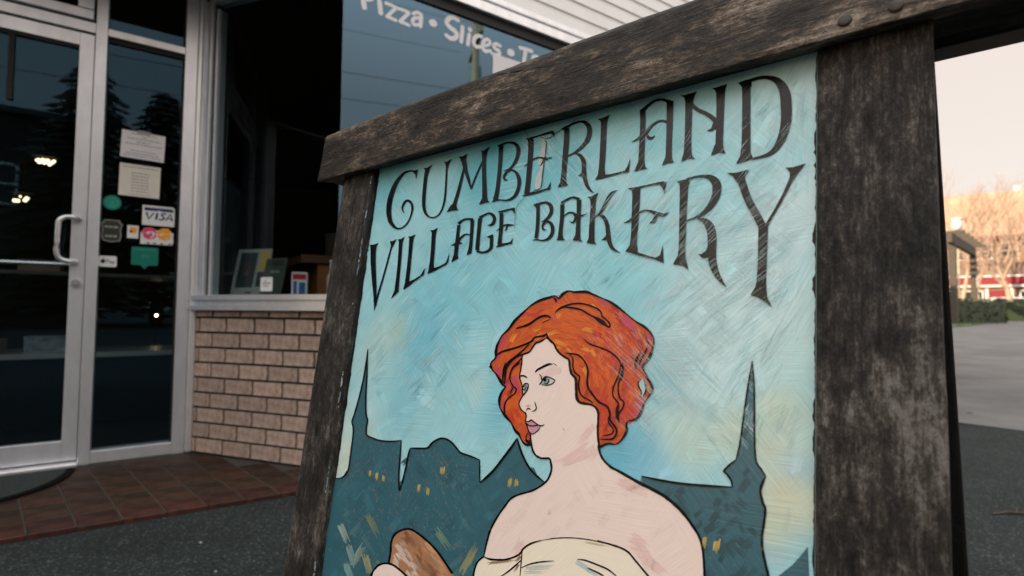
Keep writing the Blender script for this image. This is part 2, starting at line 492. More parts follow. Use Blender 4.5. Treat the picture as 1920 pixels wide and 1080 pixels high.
# transom bar over the door, sidelite bars
MB().box((-1.3915, -.026, 2.258), (-.4795, .066, 2.312)).build('transom_bar', M['alu'], shop, bevel=.002)
for a, b in ((-.4295, -.0785), (-1.7915, -1.4415)):
    w = MB().box((a, -.022, 2.262), (b, .062, 2.302)).build('sidelite_bar', M['alu_bright'], shop, bevel=.002)
    w = MB().box((a, -.022, .001), (b, .062, .064)).build('sidelite_sill', M['alu'], shop, bevel=.002)
    for z0, z1 in ((.066, 2.26), (2.304, 2.86)):
        g = MB().box((a + .001, .012, z0), (b - .012, .018, z1)).build('sidelite_pane', M['glass'], shop)
        MB().box((b - .011, .0, z0), (b - .001, .03, z1)).build('gasket', M['rubber'], g)
        MB().box((a + .002, -.001, z1 - .022), (b - .012, .01, z1 - .002)).build('gasket', M['rubber'], g)
# opening transom window above the door
tw = MB()
for a, b in (((-1.388, -.038, 2.322), (-.490, .03, 2.374)), ((-1.388, -.038, 2.80), (-.490, .03, 2.855)),
             ((-1.388, -.038, 2.3745), (-1.33, .03, 2.7995)), ((-.557, -.038, 2.3745), (-.490, .03, 2.7995))):
    tw.box(a, b)
tw = tw.build('transom_window', M['alu'], shop, bevel=.004)
MB().box((-1.329, -.004, 2.376), (-.558, .002, 2.798)).build('pane', M['glass'], tw)
# door leaf
dr = MB()
for a, b in (((-1.386, -.014, .03), (-1.318, .03, 2.250)), ((-.545, -.014, .03), (-.4835, .03, 2.250)),
             ((-1.3175, -.013, .03), (-.5455, .029, .130)), ((-1.3175, -.013, 2.182), (-.5455, .029, 2.250))):
    dr.box(a, b)
door = dr.build('door', M['alu'], shop, bevel=.002)
MB().box((-1.317, .008, .131), (-.546, .014, 2.181)).build('door_pane', M['glass'], door)
MB().box((-1.317, -.004, 2.166), (-.546, .007, 2.1815)).build('gasket', M['rubber'], door)
hp = [(-.512, -.014, 1.266), (-.518, -.034, 1.267), (-.534, -.046, 1.268), (-.562, -.054, 1.266), (-.582, -.060, 1.252), (-.590, -.062, 1.225), (-.592, -.062, 1.10),
      (-.588, -.060, 1.068), (-.576, -.055, 1.050), (-.552, -.048, 1.042), (-.530, -.036, 1.040), (-.518, -.014, 1.040)]
MB().tube(cr(hp, 3), .0125, 10).build('pull_handle', M['chrome'], door, True)
k = MB(); k.tube([(-.516, -.013, .932), (-.516, -.030, .932)], .019, 16); k.tube([(-.516, -.0301, .932), (-.516, -.034, .932)], .011, 12)
k.build('lock', M['chrome'], door, False)
pb = MB(); pb.tube([(-1.34, .075, 1.032), (-.53, .075, 1.032)], .011, 8)
pb.box((-1.36, .031, 1.01), (-1.33, .09, 1.05)); pb.box((-.545, .031, 1.01), (-.515, .09, 1.05))
pb.build('push_bar', M['chrome'], door, False)
ca, cb_ = SWi @ on_plane(20, 60, C0, ND), SWi @ on_plane(17, 186, C0, ND)
MB().box((cb_.x - .011, -.008, cb_.z), (cb_.x + .011, .006, 2.165)).build('hanging_strap', M['rubber'], door)
MB().box((-1.392, -.075, .001), (-.474, .06, .022)).build('threshold', M['alu_bright'], shop, bevel=.004)

# --- splayed window, right of the door
def P(m, a, b): return MB().box(a, b, m)
sill_v0, sill_v1 = .797, .882
for (mm, s) in ((SM, 1), (SML, -1)):
    X = (lambda a, b: (a, b)) if s == 1 else (lambda a, b: (-b, -a))
    x0, x1 = X(.021, .995)
    wf = MB()
    for (u0, u1, w0, w1, z0, z1) in ((.021, .992, -.045, .06, sill_v0, .826), (.022, .992, -.028, .06, .8265, .852), (.021, .992, -.04, .06, .8525, sill_v1),
                                     (.022, .060, -.030, .05, sill_v1 + .001, HEAD + .02), (.0605, .080, -.016, .05, sill_v1 + .001, HEAD + .02), (.0805, .103, -.024, .05, sill_v1 + .001, HEAD + .02),
                                     (.1045, .992, -.024, .05, HEAD, HEAD + .02)):
        a, b = X(u0, u1)
        wf.box((a, w0, z0), (b, w1, z1), mm)
    wf = wf.build('window_frame', M['alu'], shop, bevel=.002)
    a, b = X(.104, .118); MB().box((a, .0, sill_v1 + .001), (b, .05, HEAD - .001), mm).build('gasket', M['rubber'], wf)
    a, b = X(.1185, .138); MB().box((a, -.002, sill_v1 + .001), (b, .05, HEAD - .03), mm).build('inner_jamb', M['alu'], wf)
    a, b = X(.1385, .990); MB().box((a, .010, sill_v1 + .002), (b, .016, HEAD - .002), mm).build('window_pane', M['glass_side'], wf)
    a, b = X(.0, .995); MB().box((a, .0, 0), (b, .12, sill_v0 - .001), mm).build('base_wall', M['mortar'], shop)
    a, b = X(.02, 1.0); MB().box((a, -.006, HEAD + .021), (b, .12, 3.0), mm).build('head_panel', M['soffit'], shop)

# bricks of the splay and the front: shared meshes
def brick_mesh(L, H, seed):
    rnd = random.Random(seed)
    m = MB()
    j = lambda: rnd.uniform(-.0012, .0012)
    m.box((0, -.009, 0), (L, .04, H))
    m.v = [(x + j(), y + j() * .8, z + j()) for x, y, z in m.v]
    me = m.mesh('brick', M['brick'])
    return me
BR = [brick_mesh(.1880, .0705, i) for i in range(6)]
BRT = brick_mesh(.1880, .028, 9)
NBRICK = 0
def lay(mm, length, sgn, maxn, stuff=None, off0=.071, row_off=.1005):
    """lays courses; bricks are parts of the shop"""
    global NBRICK
    for row in range(10):
        z = .0105 + row * .0836 if row < 9 else .7635
        off = off0 if row % 2 == 0 else off0 + row_off
        k = -1
        while True:
            u0 = off + k * .2015 + .005; u1 = u0 + .1915
            k += 1
            a, b = max(u0, .032), min(u1, length)
            if a > length - .02: break
            if b - a < .012: continue
            sc = (b - a) / .1915
            xx = a if sgn > 0 else -b
            ml = mm @ Matrix.Translation((xx, random.uniform(-.0015, .0015), z)) @ Matrix.Diagonal((sc, 1, 1, 1))
            if NBRICK < maxn:
                o = bpy.data.objects.new('brick', BRT if row == 9 else BR[random.randrange(6)])
                COL.objects.link(o); o.parent = shop; o.matrix_local = ml; NBRICK += 1
            else:
                stuff.box((0, -.009, 0), (.1915, .04, .030 if row == 9 else .0742), ml)
lay(SM, .990, 1, 400)
st = MB()
FM = Matrix.Translation((FX, FY, 0))
lay(FM, 8.0, 1, 230, st)
lay(SML, .990, -1, 0, st)
FML = Matrix.Translation((-RW - FX, FY, 0))
lay(FML, 5.0, -1, 0, st)
tag(st.build('brickwork', M['brick'], shop), kind='stuff')
# front base walls
MB().box((FX, FY, -.02), (XR, FY + .12, sill_v0 - .001)).build('base_wall', M['mortar'], shop)
MB().box((XL, FY, -.02), (-RW - FX, FY + .12, sill_v0 - .001)).build('base_wall', M['mortar'], shop)

# --- front windows (right and left)
def front_window(x0, x1, glassm, corner_gap):
    w = MB()
    for (w0, w1, z0, z1) in ((-.045, .06, sill_v0, .826), (-.028, .06, .8265, .852), (-.04, .06, .8525, sill_v1)):
        w.box((x0, FY + w0, z0), (x1, FY + w1, z1))
    w.box((x0, FY - .03, 2.632), (x1, FY + .05, 2.690)); w.box((x0, FY - .01, 2.6905), (x1, FY + .05, 2.708))
    w.box((x0, FY - .028, 2.7085), (x1, FY + .05, 2.742))
    o = w.build('window_frame', M['alu_bright'], shop, bevel=.002)
    MB().box((x0, FY - .004, HEAD), (x1, FY + .05, 2.6315)).build('head_recess', M['rubber'], o)
    n = max(1, round((x1 - x0) / 2.7))
    for i in range(n):
        a = x0 + (x1 - x0) * i / n; b = x0 + (x1 - x0) * (i + 1) / n
        MB().box((a + .003, FY + .010, sill_v1 + .002), (b - .003, FY + .016, HEAD - .001)).build('window_pane', glassm, o)
        if i: MB().box((a - .025, FY - .02, sill_v1 + .001), (a + .025, FY + .009, HEAD - .001)).build('window_mullion', M['alu'], o)
    return o
fw = front_window(FX + .002, XR - .4, M['glass_sky'], .01)
front_window(XL + .4, -RW - FX - .002, M['glass'], .01)
# siding boards
def board_mesh(x0, x1):
    m = MB()
    L = x1 - x0
    m.prism([(0, 0), (0, 0)], 0, 1) if False else None
    pr = [(-.016, .0), (-.008, .106), (.0, .106), (.0, 0)]     # y,z section, butt edge at the bottom
    vv = [(0, y, z) for y, z in pr] + [(L, y, z) for y, z in pr]
    m.add(vv, [(0, 1, 2, 3), (7, 6, 5, 4), (0, 4, 5, 1), (1, 5, 6, 2), (2, 6, 7, 3), (3, 7, 4, 0)])
    return m.mesh('siding_board', M['siding'])
SB = board_mesh(XL, XR)
for i in range(25):
    o = bpy.data.objects.new('siding_board', SB); COL.objects.link(o); o.parent = shop
    o.location = (XL, FY - .004, 2.744 + i * .1055)
# shell: walls, roof, soffit, inner room
MB().box((XL, FY, 2.7425), (XR, FY + .15, HB)).build('upper_wall', M['dark_wall'], shop)
MB().box((XR - .4, FY, -.02), (XR, FY + .15, 2.742)).build('end_pier', M['siding'], shop)
MB().box((XL, FY, -.02), (XL + .4, FY + .15, 2.742)).build('end_pier', M['siding'], shop)
sh = MB()
sh.box((XR - .15, FY + .151, -.02), (XR, DEP, HB)); sh.box((XL, FY + .151, -.02), (XL + .15, DEP, HB)); sh.box((XL + .151, DEP - .15, -.02), (XR - .151, DEP, HB))
sh.build('outer_wall', M['dark_wall'], shop)
MB().box((XL - .1, FY - .1, HB + .001), (XR + .1, DEP + .1, HB + .18)).build('roof', M['roofing'], shop)
MB().box((-RW - FX - .02, FY + .151, 2.865), (FX + .02, .2, 2.93)).build('soffit', M['soffit'], shop)
MB().box((-6.0, .02, 2.935), (7.8, 6.0, 3.0)).build('room_ceiling', M['inside_wall'], shop)
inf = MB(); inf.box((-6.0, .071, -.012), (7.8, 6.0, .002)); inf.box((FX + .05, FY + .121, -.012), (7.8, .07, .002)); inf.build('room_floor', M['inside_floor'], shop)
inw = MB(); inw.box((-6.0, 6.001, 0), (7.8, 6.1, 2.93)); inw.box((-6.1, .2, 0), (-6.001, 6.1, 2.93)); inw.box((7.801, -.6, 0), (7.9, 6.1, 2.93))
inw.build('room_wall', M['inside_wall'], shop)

# --- window lettering, traced on the front glass
def ribbon(pts, closed=False):
    """[(x,z,w)] in local metres -> left / right outlines"""
    L, Rr = [], []
    n = len(pts)
    for i, (x, z, w) in enumerate(pts):
        a = pts[(i - 1) % n if closed else max(i - 1, 0)]; b = pts[(i + 1) % n if closed else min(i + 1, n - 1)]
        dx, dz = b[0] - a[0], b[1] - a[1]; l = math.hypot(dx, dz) or 1
        nx_, nz_ = -dz / l * w / 2, dx / l * w / 2
        L.append((x + nx_, z + nz_)); Rr.append((x - nx_, z - nz_))
    return L, Rr
def add_ribbon(m, pts, y, col=None, closed=False):
    L, Rr = ribbon(pts, closed)
    n = len(L)
    vv = [(x, y, z) for x, z in L] + [(x, y, z) for x, z in Rr]
    m.add(vv, [(i, n + i, n + (i + 1) % n, (i + 1) % n) for i in range(n if closed else n - 1)], col)
def add_poly(m, pts, y, col=None):
    m.add([(x, y, z) for x, z in pts], [tuple(range(len(pts)))], col)

def shop_front_pt(zx, zy):
    p = SWi @ on_plane(600 + zx / 2.8235, zy / 2.8235, C0 + E_w * SPL, ND)
    return p.x, p.z
LET = [
 [[(238, 34, 27), (232, -10, 27), (224, -60, 27)], [(226, -60, 22), (262, -62, 24), (285, -40, 26), (275, -12, 24), (240, -8, 20)]],
 [[(325, 64, 25), (321, 30, 25), (318, 0, 25)], [(316, -32, 26), (316, -34, 26)]],
 [[(352, 12, 17), (378, 22, 17), (408, 36, 17)], [(406, 38, 17), (382, 60, 17), (358, 82, 17)], [(358, 84, 17), (380, 92, 17), (406, 104, 17)]],
 [[(420, 42, 17), (446, 50, 17), (474, 64, 17)], [(472, 66, 17), (450, 88, 17), (427, 109, 17)], [(427, 111, 17), (450, 119, 17), (474, 130, 17)]],
 [[(496, 68, 16), (518, 62, 18), (536, 72, 20), (538, 100, 22), (534, 134, 22)], [(534, 95, 14), (510, 90, 18), (493, 104, 18), (498, 124, 18), (520, 128, 16), (534, 118, 12)]],
 [[(598, 118, 36), (606, 118, 36)]],
 [[(734, 104, 20), (712, 90, 22), (686, 94, 23), (674, 116, 23), (692, 142, 24), (716, 160, 24), (728, 182, 24), (714, 200, 23), (692, 198, 22), (670, 182, 18)]],
 [[(758, 140, 21), (755, 180, 21), (751, 216, 21)]],
 [[(793, 180, 20), (789, 210, 20), (786, 232, 20)], [(797, 152, 22), (797, 155, 22)]],
 [[(858, 190, 17), (838, 186, 19), (820, 202, 20), (818, 226, 20), (832, 244, 19), (856, 244, 16)]],
 [[(868, 238, 14), (892, 236, 15), (904, 222, 16), (892, 206, 17), (872, 214, 19), (864, 242, 20), (876, 266, 19), (906, 266, 15)]],
 [[(958, 240, 15), (938, 230, 17), (922, 240, 18), (934, 256, 18), (952, 268, 18), (950, 286, 18), (932, 288, 17), (912, 280, 14)]],
 [[(1010, 275, 34), (1018, 276, 34)]],
 [[(1062, 250, 18), (1092, 258, 18), (1124, 268, 18)], [(1092, 262, 20), (1088, 290, 20), (1082, 330, 20)]],
 [[(1150, 296, 16), (1134, 298, 18), (1128, 318, 18), (1136, 336, 18), (1152, 336, 16)], [(1150, 296, 16), (1160, 312, 18), (1152, 336, 16)]],
]
yy = FY + .0096
for li, letter in enumerate(LET):
    lt = MB()
    for s_ in letter:
        pts = []
        for (zx, zy, w) in cr(s_, 6):
            x, z = shop_front_pt(zx, zy)
            xa, za = shop_front_pt(zx + w * .5, zy); xb, zb = shop_front_pt(zx - w * .5, zy)
            xc, zc = shop_front_pt(zx, zy + w * .5); xd, zd = shop_front_pt(zx, zy - w * .5)
            pts.append((x, z, .5 * (math.hypot(xa - xb, za - zb) + math.hypot(xc - xd, zc - zd))))
        yy -= .00004
        add_ribbon(lt, pts, yy)
        for q in (pts[0], pts[-1]):
            r_ = q[2] / 2
            yy -= .00002
            add_poly(lt, [(q[0] + r_ * math.cos(a * .5236), q[1] + r_ * math.sin(a * .5236)) for a in range(12)], yy)
    lt.build('dot' if li in (5, 12) else 'letter', M['vinyl'], fw)

# --- entry paving: terracotta tiles on a low slab
pav = empty('entry_pavement', C0, math.atan2(D.y, D.x))
tag(pav, kind='structure')
sl = MB(); sl.prism([(0, 0)] * 3, 0, 1) if False else None
def shear(x, y): return x + (-y) * .213, y - .038 * x        # joints run slightly askew of the door
base = [(-2.6, -1.012), (.66, -1.012), (.66, -.0), (-2.6, -.0)]
slab = MB()
xy = []
for x, y in ((-2.70, -1.0), (.45, -1.0)): xy.append(shear(x, y))
pts = [xy[0], xy[1], (FX + .08, FY - .02), (FX, FY), (0, 0.0), (-RW, 0.0), (-RW - FX, FY), (-RW - FX - .1, FY - .02)]
n_ = len(pts)
slab.add([(x, y, -.03) for x, y in pts] + [(x, y, -.0025) for x, y in pts],
         [tuple(range(n_ - 1, -1, -1)), tuple(range(n_, 2 * n_))] + [(i, (i + 1) % n_, n_ + (i + 1) % n_, n_ + i) for i in range(n_)])
slab.build('paving_slab', M['grout'], pav)
def in_poly(x, y):
    c = False
    for i in range(n_):
        (x1, y1), (x2, y2) = pts[i], pts[(i + 1) % n_]
        if (y1 > y) != (y2 > y) and x < (x2 - x1) * (y - y1) / (y2 - y1) + x1: c = not c
    return c
rows = [(-1.0, -.862), (-.858, -.668), (-.664, -.47), (-.466, -.27), (-.266, -.07)]
for ri, (y0, y1) in enumerate(rows):
    for k in range(-14, 8):
        x0 = -.097 - .213 * 1.003 + k * .1385; x1 = x0 + .1335
        cs = [shear(x0, y0), shear(x1, y0), shear(x1, y1), shear(x0, y1)]
        cx = sum(c[0] for c in cs) / 4; cy = sum(c[1] for c in cs) / 4
        if not in_poly(cx, cy) : continue
        if cy > FY:                                   # inside the recess: keep clear of the splay walls
            f_ = cy / FY
            if cx > FX * f_ - .05 or cx < -RW - FX * f_ + .05: continue
        if ri == 0: cs[0] = (cs[0][0], cs[0][1] - .008); cs[1] = (cs[1][0], cs[1][1] - .008)
        h = random.uniform(-.0008, .0012)
        t = MB()
        ins = .004
        vb = [(x - cx, y - cy, -.022) for x, y in cs]; vt = [(x - cx, y - cy, -.003 + h) for x, y in cs]
        vi = [((x - cx) * (1 - ins * 12), (y - cy) * (1 - ins * 10), h) for x, y in cs]
        t.add(vb + vt + vi, [(3, 2, 1, 0), (8, 9, 10, 11)] + [(i, (i + 1) % 4, 4 + (i + 1) % 4, 4 + i) for i in range(4)] + [(4 + i, 4 + (i + 1) % 4, 8 + (i + 1) % 4, 8 + i) for i in range(4)])
        o = t.build('tile', M['tile_b'] if ri == 0 else M['tile_a'], pav); o.location = (cx, cy, 0)

# --- doormat
mt = empty('doormat', SW @ Vector((-.93, -.03, 0)), math.atan2(D.y, D.x))
tag(mt, 'dark half-round doormat with rubber rim at the foot of the glass door', 'doormat')
hw, dp = .455, .50
half = [(hw * math.cos(a), -.06 - dp * math.sin(a) ** .8) for a in [math.pi * i / 28 for i in range(29)]]
def slab_from(poly, z0, z1):
    n = len(poly); m = MB()
    m.add([(x, y, z0) for x, y in poly] + [(x, y, z1) for x, y in poly],
          [tuple(range(n)), tuple(range(2 * n - 1, n - 1, -1))] + [(i, n + i, n + (i + 1) % n, (i + 1) % n) for i in range(n)])
    return m
slab_from(half, .0035, .010).build('rim', M['mat_edge'], mt)
slab_from([(x * .93, -.06 + (y + .06) * .92 - .012) for x, y in half], .0102, .0135).build('pile', M['mat'], mt)

# ------------------------------------------------------------------ notices and stickers on the door-side glass
def glass_item(name, label, cat, x, z, mat_, poly=None, w=0, h=0, y=.0085, tilt=0, t=.0012, group=None):
    """flat sheet stuck on the sidelite: Empty + sheet; returns (empty, local-y of its face)"""
    e = empty(name, SW @ Vector((x, y, z)), math.atan2(D.y, D.x))
    e.rotation_euler = (0, tilt, math.atan2(D.y, D.x))
    tag(e, label, cat, group)
    pl = poly or [(-w / 2, -h / 2), (w / 2, -h / 2), (w / 2, h / 2), (-w / 2, h / 2)]
    MB().prism(pl, 0, t).build('sheet', mat_, e)
    return e
def text_lines(e, rows_, mat_, name='text_lines'):
    m = MB(); rnd = random.Random(len(rows_) * 7 + 3)
    for z, x0, x1, h in rows_:
        x = x0
        while x < x1 - .004:
            l = min(rnd.uniform(.006, .02), x1 - x)
            m.add([(x, -.0003, z - h / 2), (x + l, -.0003, z - h / 2), (x + l, -.0003, z + h / 2), (x, -.0003, z + h / 2)], [(0, 1, 2, 3)])
            x += l + .0035
    return m.build(name, mat_, e)
def disc(r, n=28, sx=1, sz=1): return [(r * sx * math.cos(6.28318 * i / n), r * sz * math.sin(6.28318 * i / n)) for i in range(n)]
def rrect(w, h, r, n=5):
    out = []
    for cx, cz, a0 in ((w / 2 - r, h / 2 - r, 0), (-w / 2 + r, h / 2 - r, 90), (-w / 2 + r, -h / 2 + r, 180), (w / 2 - r, -h / 2 + r, 270)):
        out += [(cx + r * math.cos(R(a0 + 90 * i / n)), cz + r * math.sin(R(a0 + 90 * i / n))) for i in range(n + 1)]
    return out

e = glass_item('notice', 'white landscape notice taped to the door side glass, upper of two', 'notice', -.258, 1.702, M['paper'], w=.198, h=.150, tilt=R(1.5))
text_lines(e, [(.062, -.055, .06, .004), (.047, -.012, .014, .004), (.034, -.072, .075, .004), (.018, -.03, .032, .004), (.004, -.08, .085, .004), (-.032, -.055, .06, .004), (-.047, -.075, .078, .004), (-.06, -.085, .085, .004)], M['ink'])
MB().box((-.03, -.0006, .066), (.03, -.0002, .084)).build('tape', M['sticker_grey'], e)
e = glass_item('notice', 'cream opening-hours notice on the side glass, below the white one', 'notice', -.267, 1.506, M['paper_cream'], w=.184, h=.176, tilt=R(.5))
text_lines(e, [(.072, -.08, .08, .005)] + [(.04 - .0165 * i, -.038, .04, .0045) for i in range(7)] + [(-.076, -.05, .052, .003)], M['ink'])
# green disc
e = glass_item('sticker', 'round green disc sticker left of the card stickers', 'sticker', -.384, 1.372, M['sticker_green'], poly=disc(.040))
MB().prism(disc(.030), -.0006, -.0001).build('inner_disc', M['sticker_teal_light'], e)
m = MB(); add_ribbon(m, cr([(-.012, -.012, .005), (-.016, .004, .006), (-.004, .016, .006), (.012, .012, .006), (.014, -.006, .005), (.004, -.012, .004)], 4), -.0009); m.build('swirl', M['sticker_green'], e)
# VISA card sticker
e = glass_item('sticker', 'white VISA card sticker with navy bar along its top', 'sticker', -.1755, 1.321, M['sticker_white'], poly=[(-.075, -.055), (.075, -.055), (.075, .046), (.066, .055), (-.075, .055)])
MB().prism([(-.066, .026), (-.005, .026), (.002, .032), (.010, .026), (.068, .026), (.068, .040), (.062, .044), (-.066, .044)], -.0006, -.0001).build('bar', M['navy'], e)
vm = MB()
for i_, st_ in enumerate(([(-.056, .016, .011), (-.046, -.021, .010), (-.022, .016, .007)], [(-.006, .016, .011), (-.012, -.022, .011)],
            cr([(.036, .012, .008), (.024, .016, .008), (.013, .009, .008), (.020, -.001, .009), (.025, -.011, .009), (.014, -.020, .008), (.000, -.017, .007)], 4),
            [(.032, -.022, .007), (.056, .016, .010), (.063, -.022, .010)], [(.044, -.010, .006), (.062, -.010, .006)])):
    add_ribbon(vm, st_, -.0004 - i_ * .00004)
vm.build('card_lettering', M['navy'], e)
# two overlapping circles
e = glass_item('sticker', 'white card sticker with overlapping pink and orange circles below VISA', 'sticker', -.1785, 1.208, M['sticker_white'], poly=[(-.076, -.048), (.070, -.048), (.076, -.030), (.074, .006), (.05, .046), (.02, .040), (0, .030), (-.03, .046), (-.06, .040), (-.076, .014)])
MB().prism([(-.036 + .036 * math.cos(a), .012 + .034 * math.sin(a)) for a in [6.283 * i / 22 for i in range(22)]], -.0005, -.0001).build('circle', M['sticker_pink'], e)
MB().prism([(.034 + .036 * math.cos(a), .012 + .034 * math.sin(a)) for a in [6.283 * i / 22 for i in range(22)]], -.0009, -.0006).build('circle', M['sticker_orange'], e)
rb = MB(); rnd = random.Random(5)
for i in range(46):
    x, z = rnd.uniform(-.07, .066), rnd.uniform(-.044, .018); s_ = rnd.uniform(.004, .011)
    add_poly(rb, [(x, z), (x + s_, z + rnd.uniform(-.003, .003)), (x + s_, z + s_), (x, z + s_)], -.0011 - i * .00001)
rb.build('fragments', M['sticker_white'], e)
dk = MB()
for x in (-.05, -.02, .012, .05): dk.add([(x, -.0017, -.045), (x + .018, -.0017, -.045), (x + .01, -.0017, -.036)], [(0, 1, 2)])
dk.build('dark_fragments', M['black_ink'], e)
# olive badge
bp = [(-.034, .058), (.034, .058), (.036, .044), (.048, .036), (.040, .016), (.040, -.012), (.044, -.022), (.036, -.054), (0, -.062), (-.036, -.054), (-.044, -.022), (-.040, -.012), (-.040, .016), (-.048, .036), (-.036, .044)]
e = glass_item('sticker', 'dark olive shield badge with pale outline, below the green disc', 'sticker', -.381, 1.220, M['sticker_grey'], poly=bp)
MB().prism([(x * .90, z * .93) for x, z in bp], -.0005, -.0001).build('field', M['sticker_olive'], e)
text_lines(e, [(.02, -.03, .03, .010), (-.030, -.026, .026, .011)], M['sticker_grey']).location.y = -.0006
# small square
e = glass_item('sticker', 'small white square sticker with orange mark beside the olive badge', 'sticker', -.289, 1.222, M['sticker_white'], w=.050, h=.070)
MB().prism([(-.016, -.006), (.016, -.006), (.018, .024), (-.014, .026)], -.0005, -.0001).build('mark', M['sticker_orange'], e)
MB().prism([(-.013, -.004), (-.003, -.004), (-.001, .006), (-.013, .006)], -.0009, -.0006).build('dark_mark', M['black_ink'], e)
# speech bubble
e = glass_item('sticker', 'teal speech-bubble sticker with pointed tail, lowest on the side glass', 'sticker', -.231, 1.092, M['sticker_teal'],
               poly=[q for q in rrect(.122, .100, .008) if True][:18] + [(-.018, -.050), (.0, -.072), (.018, -.050)] + rrect(.122, .100, .008)[18:])
MB().prism([(x * .90, z * .84 + .002) for x, z in rrect(.122, .100, .006)], -.0004, -.0001).build('panel', M['sticker_teal'], e)
MB().prism([(-.052, .034), (.052, .034), (.052, .039), (-.052, .039)], -.0008, -.0005).build('top_line', M['sticker_teal_light'], e)
m = MB(); add_ribbon(m, cr([(-.016, 0, .003), (-.008, .008, .004), (0, 0, .003), (.008, .008, .004), (.016, 0, .003), (.008, -.007, .003), (0, 0, .003), (-.008, -.007, .003), (-.016, 0, .003)], 4), -.001); m.build('emblem', M['sticker_teal_light'], e)
# pay card
e = glass_item('sticker', 'small white pay sticker with apple mark low on the mullion side', 'sticker', -.392, 1.054, M['sticker_white'], poly=rrect(.076, .058, .008))
m = MB(); add_poly(m, [(-.020 + .0095 * math.cos(a) * (1 + .12 * math.cos(2 * a)), .0 + .011 * math.sin(a)) for a in [6.283 * i / 18 for i in range(18)]], -.0004)
add_poly(m, [(-.020, .012), (-.015, .013), (-.013, .018), (-.018, .017)], -.0004)
st_ = [[(-.004, -.010, .003), (-.004, .009, .003)], [(-.004, .009, .003), (.004, .008, .003), (.004, .001, .003), (-.004, .0, .003)],
       [(.014, .002, .003), (.009, -.002, .003), (.010, -.009, .003), (.015, -.008, .003)], [(.015, .002, .003), (.015, -.010, .003)],
       [(.019, .002, .003), (.023, -.009, .003)], [(.028, .002, .003), (.022, -.016, .003)]]
for i, s_ in enumerate(st_): add_ribbon(m, s_, -.0005 - i * .00003)
m.build('pay_lettering', M['black_ink'], e)

# ------------------------------------------------------------------ things on and behind the shop windows
def shop_empty(name, label, cat, loc, rz=0, group=None):
    e_ = empty(name, SW @ Vector(loc), math.atan2(D.y, D.x) + rz)
    return tag(e_, label, cat, group)
SPA = math.atan2(ey, ex)
def sp(u, w, z): return tuple(SM @ Vector((u, w, z)))
# white square sticker on the splayed pane
e = shop_empty('sticker', 'small white square sticker low on the angled window', 'sticker', sp(.530, .0085, .940), SPA)
MB().prism(rrect(.082, .076, .008), 0, .0012).build('sheet', M['sticker_white'], e)
text_lines(e, [(.016, -.016, .004, .004), (.004, -.026, .028, .006), (-.01, -.024, .02, .005)], M['navy'])
# white notice on the front window
p = on_plane(935, 132, C0 + E_w * SPL, ND); pl = SWi @ p
e = shop_empty('notice', 'white notice with dark frame stuck inside the pizza window above the beam', 'notice', (pl.x + .115, FY + .0045, pl.z - .135))
MB().box((-.155, 0, -.24), (.155, .003, .235)).build('sheet', M['paper'], e)
text_lines(e, [(.16, -.05, .08, .02), (.10, -.11, .11, .012)], M['sticker_teal'])
# magazines and boxes on the window ledge
led = shop_empty('window_ledge', 'dark ledge inside the angled window holding magazines and a carton', 'ledge', sp(.55, .22, 0), SPA)
MB().box((-.50, -.15, .845), (.42, .30, .872)).build('top', M['dark_wall'], led)
for x in (-.45, .37):
    MB().box((x - .03, .1, .003), (x + .03, .16, .8445)).build('leg', M['dark_wall'], led)
mg_g, mg_d, mg_y, mg_s = flat('magazine_grey', (.34, .36, .35), .5), flat('magazine_dark', (.035, .04, .045), .45), flat('magazine_yellow', (.52, .36, .06), .5), flat('magazine_skin', (.40, .24, .17), .5)
def leaning(name, label, u, w, wd, h, tilt, rz, cover, patches, base=.873):
    e_ = shop_empty(name, label, 'magazine', sp(u, w, base), SPA + rz)
    e_.rotation_euler = (-tilt, 0, e_.rotation_euler[2])
    MB().box((-wd / 2, 0, 0), (wd / 2, .008, h)).build('cover', cover, e_)
    for nm, (a0, a1, z0, z1), mm_ in patches:
        MB().box((-wd / 2 + a0 * wd, -.0006, z0 * h), (-wd / 2 + a1 * wd, -.0001, z1 * h)).build(nm, mm_, e_)
    return e_
leaning('magazine', 'grey bordered magazine with dark photo cover leaning leftmost in the angled window', .225, .16, .24, .30, .22, R(4), mg_g,
        [('cover_photo', (.10, .62, .20, .93), mg_d), ('figure', (.22, .44, .45, .75), mg_s), ('yellow_panel', (.70, .98, .55, .95), mg_y), ('dark_panel', (.70, .98, .22, .52), mg_d), ('text_line', (.45, .62, .08, .12), mg_d)])
leaning('magazine', 'dark green booklet leaning between the magazine and the carton', .41, .15, .17, .235, .2, R(-6), flat('magazine_green', (.06, .085, .07), .5),
        [('band', (.1, .9, .80, .95), mg_d), ('text_line', (.3, .75, .62, .68), flat('magazine_text', (.25, .28, .24), .5))])
e = shop_empty('carton', 'small white carton with red and blue print on the window ledge', 'carton', sp(.655, .12, .873), SPA + R(38))
MB().box((-.040, -.040, 0), (.040, .040, .135)).build('box', M['sticker_white'], e, bevel=.002)
redm, blum = flat('carton_red', (.5, .03, .03), .4), flat('carton_blue', (.05, .12, .30), .4)
for s_ in (0, 1):
    g = Matrix.Rotation(R(-90 * s_), 4, 'Z')
    MB().box((-.034, -.0412, .095), (.034, -.0404, .125), g).build('red_band', redm, e)
    MB().box((-.030, -.0412, .012), (-.012, -.0404, .085), g).build('blue_panel', blum, e)
    MB().box((-.002, -.0412, .012), (.030, -.0404, .080), g).build('blue_panel', blum, e)
e = shop_empty('bottle', 'pale bottle standing on the ledge behind the carton', 'bottle', sp(.72, .30, .873), SPA)
MB().tube([(0, 0, 0), (0, 0, .01), (0, 0, .12), (0, 0, .15), (0, 0, .20)], [.022, .026, .026, .011, .010], 12).build('body', M['paper_cream'], e, True)
